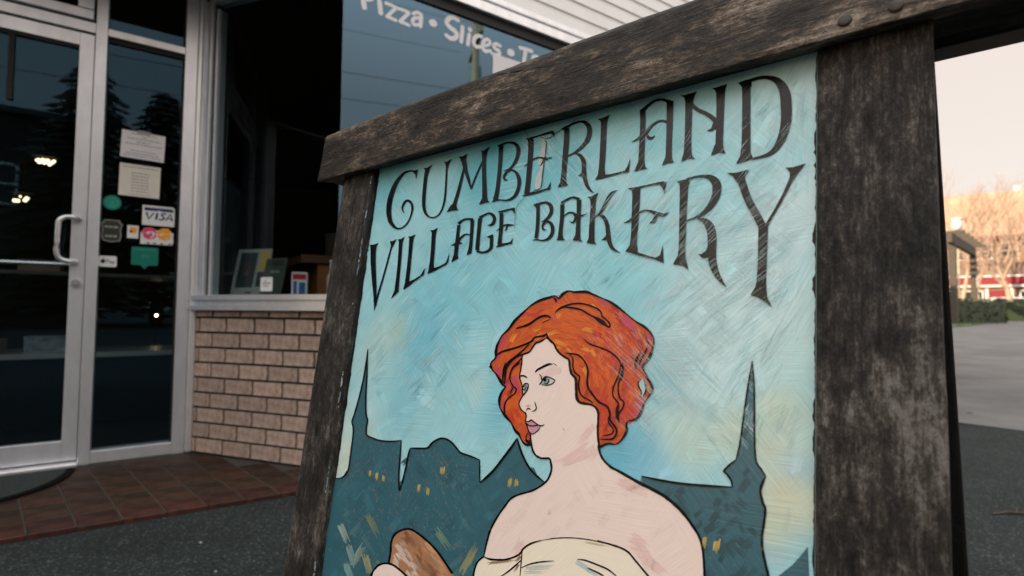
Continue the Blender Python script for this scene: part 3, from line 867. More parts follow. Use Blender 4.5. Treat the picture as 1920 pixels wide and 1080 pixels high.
MB().tube([(0, 0, .2005), (0, 0, .22)], .012, 12).build('cap', M['white_paint'], e, True)
orange_wood = flat('orange_wood', (.32, .12, .03), .5)
cbp = SWi @ on_plane(640, 520, C0 + ND * .18, ND)
e = shop_empty('wood_cabinet', 'orange-brown wooden cabinet inside behind the angled window', 'cabinet', (cbp.x + .02, cbp.y + .22, 0), 0)
MB().box((-.16, -.2, .004), (.34, .2, 1.09)).build('body', orange_wood, e, bevel=.004)
MB().box((-.26, -.22, 1.0905), (.40, .22, 1.14)).build('top', flat('dark_red_wood', (.12, .04, .025), .5), e, bevel=.003)
MB().box((-.14, -.2075, .5), (.32, -.2005, 1.05)).build('door', orange_wood, e)
e = shop_empty('picture_frame', 'dim framed picture standing deep behind the angled window', 'picture', sp(.25, .95, .95), SPA)
MB().box((-.12, 0, 0), (.12, .02, .42)).build('frame', M['dark_timber'], e)
MB().box((-.09, -.002, .04), (.09, -.0005, .38)).build('picture', flat('picture_tan', (.10, .07, .05), .7), e)
MB().box((-.02, .0205, -.95), (.02, .06, .2)).build('stand', M['dark_timber'], e)
# counter seen through the door
cn = shop_empty('display_counter', 'low dark display counter with metal edges seen through the door', 'counter', (-1.0, 1.2, 0))
MB().box((-1.1, .02, .004), (1.2, .6, .46)).build('base', M['dark_wall'], cn)
MB().box((-1.1, -.01, .462), (1.2, .62, .495)).build('shelf', M['alu'], cn)
MB().box((-1.1, .0, 1.030), (1.2, .5, 1.055)).build('top', flat('counter_top', (.16, .16, .16), .4), cn)
for x in (1.18,):
    MB().box((x - .012, .02, .496), (x + .012, .05, 1.029)).build('upright', M['alu'], cn)
bx = mottled('pastry_box_blue', (.10, .16, .24), (.5, .55, .6), 16, .5, bmp=0); bx2 = flat('pastry_box_tan', (.42, .27, .20), .6)
def box_item(x, w, h, mat_, label, z=.4955, name='pastry_box'):
    e_ = shop_empty(name, label, 'box', (x, 1.32, z))
    MB().box((-w / 2, 0, 0), (w / 2, .2, h)).build('box', mat_, e_)
    MB().box((-w / 2 - .004, -.004, h + .0005), (w / 2 + .004, .204, h + .012)).build('lid', mat_, e_)
box_item(-.80, .24, .10, bx, 'blue-grey patterned box on the counter shelf behind the door')
box_item(-1.14, .20, .08, bx2, 'brown box at the left end of the counter shelf')
box_item(-.86, .22, .07, bx2, 'tan box on the counter top behind the push bar', 1.0555)
# lamps and a glowing spot inside
warm = emit_mat('warm_tube', (1.0, .74, .42), 2.2)
def lamp(name, label, loc, parts_):
    e_ = shop_empty(name, label, 'lamp', loc)
    for (a, b, r_) in parts_:
        MB().tube([a, b], r_, 8).build('bulb', warm, e_)
    MB().box((-.12, -.07, .085), (.12, .07, .11)).build('housing', M['dark_wall'], e_)
    MB().tube([(0, 0, .1105), (0, 0, 2.934 - loc[2])], .008, 6).build('stem', M['dark_wall'], e_)
lamp('hanging_lamp', 'lit warm lamp with short tubes high behind the door glass', (-1.25, 4.0, 2.36),
     [((-.075, -.03, .035), (-.06, .0, .06), .009), ((-.048, -.05, .015), (-.022, .0, .06), .016), ((-.008, -.05, .015), (.018, .0, .06), .016), ((.034, -.05, .0), (.070, .0, .06), .014)])
lamp('hanging_lamp', 'lit warm lamp with two curved bulbs lower left behind the door glass', (-1.43, 4.0, 1.945),
     [((-.065, 0, .0), (-.015, 0, .0), .015), ((.022, 0, .0), (.05, 0, .045), .016), ((-.02, .02, .05), (-.006, .02, .052), .008)])
e = shop_empty('glow_spot', 'small round glowing spot low behind the side glass', 'lamp', (-.194, 3.2, .735))  # glowing ball and its stand added for a small bright point
bmx = bmesh.new(); bmesh.ops.create_uvsphere(bmx, u_segments=10, v_segments=8, radius=.012)
me = bpy.data.meshes.new('bulb'); bmx.to_mesh(me); bmx.free(); me.materials.append(emit_mat('warm_spot', (1, .70, .42), 14))  # glowing ball added for the small bright point
o = bpy.data.objects.new('bulb', me); COL.objects.link(o); o.parent = e
MB().box((-.02, .013, -.02), (.02, .04, .02)).build('housing', M['dark_wall'], e)
MB().box((-.012, .0405, -.733), (.012, .06, .02)).build('stand', M['dark_wall'], e)

M['rust'] = mottled('rusty_iron', srgb(40, 34, 32), srgb(78, 66, 59), 120, .7, bmp=.4, bd=.001)
M['tan_shingle'] = mottled('tan_shingle', (.34, .21, .13), (.50, .33, .22), .9, .9, bmp=.2, detail=8)
M['dark_red_trim'] = flat('dark_red_trim', (.16, .06, .04), .6)
M['dark_glass'] = flat('dark_pane', (.03, .035, .04), .08)
M['sky_paint'] = paint_mat('sky_paint', attr=True, rough=.28, streak=.14, light=(srgb(214, 226, 222), .6), bmp=.6)  # pale ridge streaks: dry-brush marks and gloss highlight put into the colour
M['dab_paint'] = paint_mat('dab_paint', attr=True, rough=.36, streak=.12, bmp=.45)
M['castle_paint'] = paint_mat('castle_paint', srgb(54, 102, 116), rough=.34, streak=.2, wear=.6)
M['hair_paint'] = paint_mat('hair_paint', srgb(204, 84, 40), rough=.36, streak=.25, light=(srgb(226, 140, 90), .35))
M['skin_paint'] = paint_mat('skin_paint', srgb(243, 224, 216), rough=.4, streak=.05, bmp=.35)
M['dress_paint'] = paint_mat('dress_paint', srgb(246, 236, 218), rough=.4, streak=.06, bmp=.35)
M['bread_paint'] = paint_mat('bread_paint', srgb(176, 128, 94), rough=.4, streak=.15)
M['line_paint'] = paint_mat('black_line_paint', (.004, .004, .005), rough=.24, streak=.2, wear=.4)
M['letter_paint'] = paint_mat('black_letter_paint', (.006, .006, .008), rough=.22, streak=.2, wear=.15, bmp=.8)
# ------------------------------------------------------------------ sandwich board
ASN, TILT = .893279, .1415
Sx = Vector((math.sin(ASN), -math.cos(ASN), 0))
Sz = Vector((math.cos(ASN) * math.sin(TILT), math.sin(ASN) * math.sin(TILT), math.cos(TILT)))
Sy = Sz.cross(Sx)
FOOT = Vector((-.32440481, .7735649, 0))
sign = empty('sandwich_board')
sign.matrix_world = Matrix(((Sx.x, Sy.x, Sz.x, FOOT.x), (Sx.y, Sy.y, Sz.y, FOOT.y), (Sx.z, Sy.z, Sz.z, FOOT.z), (0, 0, 0, 1)))
tag(sign, 'weathered timber A-frame board hand-painted with a red-haired woman and bakery lettering', 'sandwich board')
def S(px, py, off=0.0):
    p = on_plane(px, py, FOOT + Sy * off, Sy) - FOOT
    return p.dot(Sx), p.dot(Sz)

def Z(x0, y0, s):
    return lambda pts: [((x0 + p[0] / s, y0 + p[1] / s) + ((p[2] / s,) if len(p) > 2 else ())) for p in pts]

def timber(name, axis, L, sect, mat_, parent, seed, amp=.0016, nL=70, top_wear=0, ends=0.0, zfun=None):
    """beam with worn, uneven faces. sect: list of (a,b) around the section"""
    dense = []
    k = len(sect)
    for i in range(k):
        a, b = sect[i], sect[(i + 1) % k]
        n = max(2, int(math.hypot(a[0] - b[0], a[1] - b[1]) / .0045))
        for j in range(n): dense.append((a[0] + (b[0] - a[0]) * j / n, a[1] + (b[1] - a[1]) * j / n))
    k = len(dense)
    m = MB(); vv = []
    ca = sum(p[0] for p in dense) / k; cb = sum(p[1] for p in dense) / k
    for i in range(nL + 1):
        l = L[0] + (L[1] - L[0]) * i / nL
        for a, b in dense:
            s1 = mnoise.noise(Vector((l * 9 + seed, a * 40, b * 40)))
            s2 = mnoise.noise(Vector((l * 45 + seed, a * 90, b * 90)))
            s3 = mnoise.noise(Vector((l * 3 + seed * 2, a * 14, b * 14)))
            f = amp * (.8 * s1 + .5 * s2 + .9 * s3)
            d = math.hypot(a - ca, b - cb) or 1
            a2, b2 = a + (a - ca) / d * f, b + (b - cb) / d * f
            l2 = l
            if i in (0, nL): l2 = l + amp * 1.2 * s2 + ends * (b - cb)
            vv.append((l2, a2, b2) if axis == 'X' else (a2, b2, l2))
    ff = [(i * k + j, i * k + (j + 1) % k, (i + 1) * k + (j + 1) % k, (i + 1) * k + j) for i in range(nL) for j in range(k)]
    ff += [tuple(range(k))[::-1], tuple(nL * k + j for j in range(k))]
    m.add(vv, ff)
    return m.build(name, mat_, parent, smooth=True)
def rsect(a0, a1, b0, b1, r):
    return [(a0 + r, b0), (a1 - r, b0), (a1 - r * .3, b0 + r * .3), (a1, b0 + r), (a1, b1 - r), (a1 - r * .3, b1 - r * .3), (a1 - r, b1), (a0 + r, b1), (a0 + r * .3, b1 - r * .3), (a0, b1 - r), (a0, b0 + r), (a0 + r * .3, b0 + r * .3)]
# front frame (section of the beam in y,z: underside rises towards the board)
bs = [(-.0275, 1.0478), (.0, 1.0566), (.030, 1.058), (.0315, 1.06), (.0315, 1.138), (.028, 1.1415), (-.020, 1.1415), (-.0255, 1.139), (-.028, 1.133), (-.0282, 1.0495)]
timber('top_beam', 'X', (-.146, .823), bs, M['beam'], sign, 3.1, .0019, 120, ends=.05)
timber('post', 'Z', (-.019, 1.0515), rsect(-.0925, -.0012, -.0098, .052, .003), M['post'], sign, 11.7, .0010, 90)
timber('post', 'Z', (-.019, 1.0515), rsect(.6627, .7455, -.0098, .052, .003), M['post'], sign, 23.2, .0010, 90)
timber('lower_rail', 'X', (0.0, .6615), rsect(-.004, .045, .13, .215, .003), M['beam'], sign, 31.0, .001, 60)
bc, bd = Z(600, 0, 2.8235), Z(580, 200, 6.75)
m = MB()
for f_, pts_ in ((bc, [(390, 748, .5), (500, 712, 2.0), (640, 668, 2.6), (800, 622, 2.8), (900, 590, 3.2), (1010, 556, 2.8), (1100, 525, 3.4), (1250, 470, 3.4), (1400, 424, 4.0), (1560, 372, 3.4), (1690, 330, 4.4), (1800, 290, 4.0), (1930, 242, 4.2)]),
                 (bd, [(225, 792, 1), (330, 745, 5), (430, 700, 6), (500, 672, 4), (580, 648, 1)]), (bd, [(690, 612, 1), (820, 570, 4), (940, 500, 5), (1100, 442, 5), (1250, 395, 5), (1360, 358, 2)]),
                 (bc, [(1450, 330, 1), (1540, 300, 3), (1640, 262, 2), (1700, 250, 1)]), (bc, [(840, 520, 1), (930, 490, 3), (1010, 470, 1)]), (Z(1480, 0, 4.364), [(-60, 118, 3), (60, 78, 6), (180, 32, 8), (290, -8, 7)]), (Z(1480, 0, 4.364), [(250, 300, 2), (290, 262, 14), (320, 268, 3)])):
    q = [(lambda u: (u[0], u[1]))(p) + (w_,) for p, w_ in ((S(*p3[:2], -.0300), p3[2] * .55) for p3 in cr(f_(pts_), 5))]
    vv = []
    for i_, (x_, z_, w_) in enumerate(q):
        w_ = w_ * .00075 * (1 + .6 * mnoise.noise(Vector((x_ * 160, z_ * 90, 1))))
        j_ = .0009 * mnoise.noise(Vector((x_ * 120, 3, 1)))
        vv += [(x_, -.0303, z_ - w_ / 2 + j_), (x_, -.0303, z_ + w_ / 2 + j_)]
    m.add(vv, [(2 * i_, 2 * i_ + 1, 2 * i_ + 3, 2 * i_ + 2) for i_ in range(len(q) - 1)])
m.build('drying_check', M['rubber'], sign)['kind'] = 'stuff'
for (bx_, bz_) in (S(1584, 38, -.029), S(1680, 11, -.029), S(650, 262, -.029)):
    m = MB()
    prof = [(.0054, -.0275), (.0053, -.0300), (.0046, -.0306), (.0026, -.0309)]
    vv = [(bx_ + r_ * math.cos(a), y_, bz_ + r_ * math.sin(a)) for r_, y_ in prof for a in [6.28318 * i / 18 for i in range(18)]]
    m.add(vv, [(i * 18 + j, i * 18 + (j + 1) % 18, (i + 1) * 18 + (j + 1) % 18, (i + 1) * 18 + j) for i in range(3) for j in range(18)] + [tuple(54 + j for j in range(18))])
    if bz_ < 1.09 and bx_ > .3: m.build('bolt_head', M['rust'], sign, True)
# rear frame, leaning the other way
TH = R(16.3)
def rear(x, s, d):
    """x across, s down from the ridge, d outwards"""
    return (x, .034 + s * math.sin(TH) + d * math.cos(TH), 1.137 - s * math.cos(TH) + d * math.sin(TH))
def rear_box(name, x0, x1, s0, s1, d0, d1, mat_, lat=0):
    m = MB()
    m.box((0, 0, 0), (1, 1, 1))
    m.v = [rear((x0 if v[0] == 0 else x1) + lat * (s0 if v[1] == 0 else s1), s0 if v[1] == 0 else s1, d0 if v[2] == 0 else d1) for v in m.v]
    return m.build(name, mat_, sign, bevel=.003)
rear_box('rear_beam', -.15, .835, .0, .078, .0, .055, M['shaded_rear_timber'])
rear_box('rear_leg', .672, .744, .0785, 1.162, .0, .048, M['shaded_rear_timber'], .030)
rear_box('rear_leg', -.091, -.019, .0785, 1.162, .0, .048, M['shaded_rear_timber'], -.030)
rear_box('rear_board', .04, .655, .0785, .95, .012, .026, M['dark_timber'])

# --- board and its paint field
BZ0, BZ1 = .2, 1.0562
MB().box((.0002, .0004, BZ0), (.6618, .013, BZ1)).build('board', M['dark_timber'], sign)
FIELD = [  # px, py, radius, colour (sheen put into the right-hand ones), strength
 (720, 345, 60, (112, 190, 200), .7), (905, 335, 60, (40, 158, 176), .95), (940, 300, 40, (70, 172, 184), .7), (1010, 330, 70, (92, 180, 192), .7), (1060, 290, 60, (96, 180, 192), .6),
 (880, 420, 90, (140, 200, 206), .5), (780, 640, 55, (96, 178, 200), .75), (830, 560, 80, (120, 192, 206), .7), (870, 520, 70, (128, 194, 204), .6), (730, 600, 70, (150, 202, 208), .6),
 (960, 540, 60, (122, 192, 206), .55), (1010, 500, 80, (146, 204, 212), .6), (905, 700, 60, (150, 206, 214), .6), (930, 760, 45, (110, 186, 204), .65), (800, 740, 70, (156, 206, 212), .6), (760, 760, 40, (120, 190, 204), .55),
 (1140, 870, 60, (64, 160, 186), .85), (1190, 830, 50, (96, 176, 198), .8), (1230, 700, 60, (96, 180, 200), .6), (1230, 860, 70, (140, 192, 212), .6), (1250, 600, 60, (140, 196, 206), .5),
 (1150, 470, 80, (140, 204, 212), .7), (1180, 540, 60, (126, 196, 206), .6), (1120, 220, 60, (130, 198, 204), .6), (1230, 250, 50, (112, 192, 202), .6), (1350, 240, 60, (128, 196, 206), .6), (1290, 330, 70, (150, 210, 214), .6), (1290, 640, 60, (204, 226, 226), .7),
 (1400, 200, 80, (184, 220, 220), .7), (1500, 130, 90, (200, 226, 224), .8), (1500, 400, 90, (208, 228, 228), .9), (1440, 560, 100, (206, 228, 228), .95), (1330, 560, 110, (200, 226, 226), .8), (1480, 640, 80, (186, 214, 206), .6), (1330, 700, 90, (196, 220, 220), .7),
 (1300, 800, 60, (196, 210, 184), .6), (1250, 780, 50, (176, 208, 206), .6), (1470, 850, 60, (206, 206, 178), .6), (1490, 940, 50, (220, 208, 166), .65), (1450, 1000, 40, (210, 204, 160), .7), (1500, 780, 40, (190, 206, 190), .6), (1470, 760, 40, (200, 206, 176), .6), (1400, 800, 40, (206, 208, 176), .5), (1510, 880, 36, (150, 192, 210), .6), (1460, 1040, 40, (160, 190, 196), .6),
 (660, 850, 50, (214, 212, 186), .65), (650, 780, 40, (184, 210, 206), .7), (710, 650, 40, (196, 214, 200), .6), (745, 620, 26, (206, 206, 160), .5), (700, 470, 50, (160, 208, 212), .5), (690, 560, 40, (150, 204, 210), .5), (890, 720, 30, (200, 210, 190), .4), (900, 650, 30, (170, 212, 216), .5)]
FL = []
for (px, py, r_, c, s_) in FIELD:
    x, z = S(px, py); x2, z2 = S(px + r_, py); x3, z3 = S(px, py + r_)
    FL.append((x, z, .5 * (math.hypot(x2 - x, z2 - z) + math.hypot(x3 - x, z3 - z)), tuple(v * q for v, q in zip(srgb(*c), (1.08, 1.14, 1.2))), s_))
BASEC = tuple(v * q for v, q in zip(srgb(158, 206, 211), (1.08, 1.14, 1.2)))
def field(x, z):
    w = mnoise.noise(Vector((x * 14, z * 14, .3))), mnoise.noise(Vector((x * 14, z * 14, 7.7)))
    x1, z1 = x + w[0] * .022, z + w[1] * .022
    c = list(BASEC); W = .28
    c = [v * W for v in c]
    for (bx_, bz_, r_, col_, s_) in FL:
        d = ((x1 - bx_) ** 2 + (z1 - bz_) ** 2) / (r_ * r_)
        if d > 6: continue
        g = s_ * math.exp(-d * 1.3)
        c = [a + b * g for a, b in zip(c, col_)]; W += g
    c = [v / W for v in c]
    n = mnoise.noise(Vector((x * 40 + z * 25, z * 40 - x * 25, 3.1))) * .08 + mnoise.noise(Vector((x * 9, z * 9, 5))) * .05
    return tuple(max(0, v * (1 + n)) for v in c)
GX, GZ = 132, 170
m = MB()
gv = [(.0004 + .661 * i / GX, -.00002, BZ0 + (BZ1 - BZ0) * j / GZ) for j in range(GZ + 1) for i in range(GX + 1)]
gc = [field(v[0], v[2]) for v in gv]
m.add(gv, [(j * (GX + 1) + i, j * (GX + 1) + i + 1, (j + 1) * (GX + 1) + i + 1, (j + 1) * (GX + 1) + i) for j in range(GZ) for i in range(GX)])
me = m.mesh('painted_sky', M['sky_paint'])
at = me.color_attributes.new('Col', 'FLOAT_COLOR', 'POINT')
for i, c in enumerate(gc): at.data[i].color = (*c, 1)
o = bpy.data.objects.new('painted_sky', me); COL.objects.link(o); o.parent = sign

# --- helpers that work in photo pixels and land on the board plane
def spx(m, pts, eps, col=None, closed=False, n=5):
    pp = cr(pts, n, closed)
    L, Rr = ribbon(pp, closed); k = len(L)
    vv = [(lambda q: (q[0], -eps, q[1]))(S(*p)) for p in L + Rr]
    m.add(vv, [(i, k + i, k + (i + 1) % k, (i + 1) % k) for i in range(k if closed else k - 1)], col)
def ppx(m, pts, eps, col=None, smooth=0):
    if smooth: pts = cr(pts, smooth, True)
    m.add([(lambda q: (q[0], -eps, q[1]))(S(*p)) for p in pts], [tuple(range(len(pts)))], col)
def inside(poly, x, y):
    c = False; n = len(poly)
    for i in range(n):
        (x1, y1), (x2, y2) = poly[i][:2], poly[(i + 1) % n][:2]
        if (y1 > y) != (y2 > y) and x < (x2 - x1) * (y - y1) / (y2 - y1) + x1: c = not c
    return c
EPS = [.001]
def dab(m, x, y, ang, ln, wd, col, eps, rnd, strands=5, jit=.14, bend=.15):
    """one loaded brush stroke: a few parallel bristle tracks of uneven length"""
    dx, dy = math.cos(ang), math.sin(ang)
    for k in range(strands):
        t = (k + .5) / strands - .5
        a = -ln / 2 + rnd.uniform(0, .25) * ln; b = ln / 2 - rnd.uniform(0, .3) * ln
        w = wd / strands * rnd.uniform(.75, 1.15)
        j = 1 + rnd.uniform(-jit, jit)
        cc = tuple(min(1, v * j) for v in col)
        pts = []
        for s_ in (a, (a + b) / 2, b):
            off = t * wd + bend * (s_ / ln) ** 2 * wd
            pts.append((x + dx * s_ - dy * off, y + dy * s_ + dx * off, w * (1 if s_ != b else .5)))
        spx(m, pts, eps + k * 1e-6, cc, n=2)

# --- sky brush marks
rnd = random.Random(21)
m = MB()
for i in range(300):
    px, py = rnd.uniform(620, 1525), rnd.uniform(120, 1060)
    x, z = S(px, py)
    if not (.01 < x < .65 and .24 < z < 1.03): continue
    c = field(x, z)
    lum = rnd.uniform(.88, 1.10)
    if px > 1150: lum = rnd.uniform(.92, 1.14)
    c = tuple(v * lum * q for v, q in zip(c, (rnd.uniform(.92, 1.06), 1, 1)))
    ang = R(rnd.choice((-52, -48, -40, 46, 50)) + rnd.uniform(-14, 14)) if px < 1400 else R(-rnd.choice((80, 62, 88, 50)) + rnd.uniform(-10, 10))
    dab(m, px, py, ang, rnd.uniform(26, 64), rnd.uniform(9, 22), c, .00006 + i * 1e-7, rnd, 6, .05, rnd.uniform(-.6, .6))
m.build('sky_brush_mark', M['dab_paint'], sign)['kind'] = 'stuff'

# --- castle silhouettes
zl, zr, zb = Z(590, 640, 2.4545), Z(1180, 640, 2.4553), Z(860, 820, 3.84)
cl_out = zl([(247, 35), (243, 150), (238, 250), (239, 335), (246, 362), (240, 400), (242, 430), (265, 443), (300, 455), (350, 460), (401, 455), (395, 540), (390, 620), (393, 685), (405, 650), (420, 590), (434, 520), (443, 490), (480, 492), (520, 490), (545, 465), (575, 448), (602, 447), (630, 462), (655, 490), (675, 512), (720, 528), (762, 545), (762, 600), (763, 650)]) \
    + zb([(200, 290), (260, 230), (330, 140), (390, 60), (425, 4), (440, 60), (470, 140), (520, 230), (570, 280), (625, 325)])
left_edge = [(628, 898), (618, 960), (604, 1078), (560, 1400)]
cl_left = zl([(247, 35), (240, 90), (225, 180), (205, 265), (185, 335), (174, 370), (180, 395), (178, 440), (170, 500), (165, 540), (155, 595), (130, 625), (95, 632)])
castle = cl_out + [(1060, 1000), (1100, 1400), (560, 1400)] + left_edge[::-1][1:] + cl_left[::-1][:-1]
cr_out = zr([(60, 620), (150, 640), (250, 655), (370, 665), (475, 670), (470, 640), (450, 610), (437, 597), (460, 570), (492, 545), (510, 470), (520, 400), (535, 290), (550, 190), (567, 90), (575, 190), (577, 300), (578, 450), (585, 550), (610, 590), (630, 622), (615, 650), (605, 690), (615, 740), (627, 770), (622, 830), (612, 900), (615, 960), (630, 1030), (642, 1080), (660, 1200)])
castle_r = cr_out + [(1470, 1400), (1180, 1400), (1200, 1000)]
hill_r = zr([(680, 1085), (750, 1030), (790, 985), (822, 945), (829, 1080), (829, 1300), (640, 1400)])
m = MB()
ppx(m, castle, .00022); ppx(m, castle_r, .00023); ppx(m, hill_r, .00022)
m.build('painted_castle', M['castle_paint'], sign)
m = MB(); rnd = random.Random(4); k = 0
for i in range(520):
    px, py = rnd.uniform(600, 1450), rnd.uniform(800, 1180)
    if not (inside(castle, px, py) or inside(castle_r, px, py)): continue
    pol = castle if inside(castle, px, py) else castle_r
    low = max(0, min(1, (py - 900) / 200))
    ang = R(rnd.choice((48, -50, -46, 54)) + rnd.uniform(-12, 12))
    ln = rnd.uniform(18, 46); wd = rnd.uniform(7, 15)
    if not all(inside(pol, px + s_ * math.cos(ang) * ln * .6, py + s_ * math.sin(ang) * ln * .6) for s_ in (-1, 1)): continue
    u_ = rnd.uniform(.88, 1.14); c = srgb(*[v * u_ for v in (54, 102, 116)])
    if px > 1180: c = srgb(*[v * (u_ * .6 + .4) for v in (44, 80, 92)])
    elif rnd.random() < .10 * low: c = srgb(104, 128, 122)
    elif rnd.random() < .22 * low: c = srgb(72, 116, 124)
    dab(m, px, py, ang, ln, wd, c, .00030 + k * 1e-7, rnd, 5, .10, rnd.uniform(-.4, .4)); k += 1
for (px, py, a, c) in ((645, 1000, 68, (150, 168, 158)), (660, 1045, 75, (120, 150, 150)), (672, 1040, -60, (130, 150, 140)), (690, 1060, 75, (158, 160, 120)), (655, 1075, 70, (120, 160, 160)), (830, 1010, 55, (106, 136, 122)), (875, 1055, -62, (140, 142, 106)), (885, 1040, -66, (128, 136, 108)), (700, 985, 65, (110, 128, 106))):
    dab(m, px, py, R(a), 52, 12, srgb(*c), .00036, rnd, 6, .12)
# fine pale scratches
for i in range(420):
    px, py = rnd.uniform(640, 880), rnd.uniform(790, 1070)
    if inside(castle, px, py):
        a = R(rnd.uniform(30, 150)); l = rnd.uniform(3, 9)
        spx(m, [(px, py, 1.1), (px + l * math.cos(a), py + l * math.sin(a), .4)], .0004, srgb(*rnd.choice(((126, 122, 116), (142, 118, 108), (92, 136, 140)))), n=1)
m.build('castle_brush_mark', M['dab_paint'], sign)['kind'] = 'stuff'
wins = [zl([(255, 610), (11, 36)]), zl([(286, 622), (12, 38)]), zl([(318, 632), (14, 40)]), zl([(588, 597), (22, 46)]), zl([(480, 677), (14, 42)]), zl([(522, 692), (14, 42)]),
        zb([(370, 325), (26, 72)]), zb([(417, 332), (26, 70)]), zr([(345, 930), (18, 76)]), zr([(402, 943), (30, 76)])]
scs = [2.4545] * 6 + [3.84] * 2 + [2.4553] * 2
raws = [(255, 610, 11, 36), (286, 622, 12, 38), (318, 632, 14, 40), (588, 597, 22, 46), (480, 677, 14, 42), (522, 692, 14, 42), (370, 325, 26, 72), (417, 332, 26, 70), (345, 930, 18, 76), (402, 943, 30, 76)]
orgs = [(590, 640)] * 6 + [(860, 820)] * 2 + [(1180, 640)] * 2
rnd = random.Random(8)
for (x, y, w, h), sc_, (ox, oy) in zip(raws, scs, orgs):
    m = MB()
    dab(m, ox + x / sc_, oy + y / sc_, R(98), h / sc_, w / sc_, srgb(190, 166, 92), .00046, rnd, 4, .18, 0)
    m.build('painted_window', M['dab_paint'], sign)

# --- figure
h0, h1, h2, h3, h4, e1, br = Z(900, 530, 3.0857), Z(900, 530, 6), Z(1060, 530, 6), Z(910, 680, 5.4), Z(1060, 680, 6), Z(960, 660, 10.8), Z(690, 880, 5.4)
hair = h3([(470, 825), (430, 832), (395, 815), (365, 770), (345, 725), (310, 690), (280, 635), (262, 600), (225, 560), (190, 515), (160, 470), (147, 420), (150, 360), (175, 290), (208, 245), (180, 222), (150, 170), (110, 110), (75, 70), (62, 35)]) \
    + h1([(125, 960), (130, 900), (180, 845), (185, 780), (200, 700), (250, 600), (330, 520), (400, 425), (500, 330), (580, 255), (680, 200), (780, 170), (850, 150), (890, 178), (930, 135), (985, 100), (1040, 98)]) \
    + h2([(100, 108), (240, 105), (330, 140), (430, 180), (520, 225), (600, 280), (700, 360), (800, 440), (890, 495), (960, 560), (1000, 640), (990, 720), (950, 840), (870, 945)]) \
    + h4([(880, 80), (930, 170), (985, 290), (940, 380), (890, 460), (860, 550), (800, 635), (710, 655), (690, 700), (695, 760), (650, 850), (580, 915), (480, 910), (400, 945), (385, 940)]) + [(1060, 860)]
m = MB(); ppx(m, hair, .00048, smooth=2); m.build('painted_hair', M['hair_paint'], sign)
m = MB(); rnd = random.Random(13); k = 0
hp_ = cr(hair, 2, True)
OR, RD, MG, YL, DR = srgb(218, 96, 30), srgb(200, 58, 40), srgb(196, 72, 100), srgb(232, 144, 52), srgb(160, 44, 40)
fz = (1045, 735)
for i in range(900):
    px, py = rnd.uniform(920, 1230), rnd.uniform(545, 835)
    if not inside(hp_, px, py): continue
    ang = math.atan2(py - fz[1], px - fz[0]) + R(90) + R(rnd.uniform(-22, 22))
    ln = rnd.uniform(14, 36); wd = rnd.uniform(4, 9)
    if not all(inside(hp_, px + s_ * math.cos(ang) * ln * .55, py + s_ * math.sin(ang) * ln * .55) for s_ in (-1, 1)): continue
    red = max(0, min(1, (px - 1050) / 150 + (py - 680) / 260)) if px > 1040 else .12
    t = rnd.random()
    c = RD if t < red * .85 else OR
    if rnd.random() < .09: c = YL if px < 1120 and py < 700 else DR
    edge = not all(inside(hp_, px + dx, py + dy) for dx, dy in ((9, 0), (-9, 0), (0, 9), (0, -9)))
    if edge and rnd.random() < .55: c = MG
    dab(m, px, py, ang, ln, wd, c, .00054 + k * 1e-7, rnd, 4, .10, rnd.uniform(-.5, .5)); k += 1
for pts_ in (h2([(600, 340), (680, 420), (800, 520)]), h2([(620, 400), (720, 450), (840, 560)]), h1([(820, 350), (800, 430), (850, 440)]), h4([(860, 400), (850, 470), (800, 560)]), h3([(250, 180), (300, 240), (340, 330)]), h3([(280, 120), (330, 200), (345, 300)]), h3([(100, 40), (150, 120), (180, 180)])):
    x0, y0 = pts_[0]; x1, y1 = pts_[-1]
    dab(m, (x0 + x1) / 2, (y0 + y1) / 2, math.atan2(y1 - y0, x1 - x0), math.hypot(x1 - x0, y1 - y0) * 1.1, 10, MG, .0006, rnd, 6, .08)
m.build('hair_brush_mark', M['dab_paint'], sign)['kind'] = 'stuff'
m = MB(); ppx(m, h4([(820, 240), (845, 205), (870, 180), (885, 205), (910, 260), (905, 320), (882, 372), (862, 382), (855, 330), (835, 275)]), .00064, srgb(186, 214, 216)); m.build('hair_gap', M['dab_paint'], sign)

face_r = h0([(385, 318), (405, 330), (430, 355), (447, 388), (467, 412), (495, 432), (517, 447), (522, 485), (532, 528), (556, 556), (559, 615), (563, 668), (580, 692), (612, 700), (645, 706), (671, 722), (686, 750), (686, 800), (684, 850), (686, 900), (692, 945)])
neck_r = zb([(1010, 60), (1022, 115), (1045, 160), (1095, 210), (1160, 245), (1230, 285), (1310, 330), (1400, 375), (1480, 420), (1550, 475), (1620, 545), (1680, 625), (1730, 705), (1755, 780), (1766, 870), (1772, 998), (1770, 1200)])
chin_l = zb([(185, 858), (205, 760), (235, 660), (290, 560), (340, 490), (380, 440), (440, 410), (540, 380), (620, 330), (655, 285), (672, 230), (668, 185), (655, 152), (600, 150), (570, 135)])
prof = h3([(545, 960), (510, 930), (487, 890), (474, 840), (470, 780), (462, 720), (445, 695), (432, 655), (424, 630), (412, 600), (413, 572), (420, 545), (412, 512), (395, 498), (370, 475), (352, 440), (346, 410), (364, 368), (386, 328), (381, 290), (382, 250), (368, 200), (356, 160), (352, 128), (364, 70), (374, 0)]) + h0([(250, 417), (288, 402), (306, 378), (326, 352), (350, 344), (372, 334)])
skin = face_r + neck_r + [(1300, 1400), (900, 1400), (880, 1120)] + chin_l + prof
m = MB(); ppx(m, skin, .0007)
m.build('painted_skin', M['skin_paint'], sign)
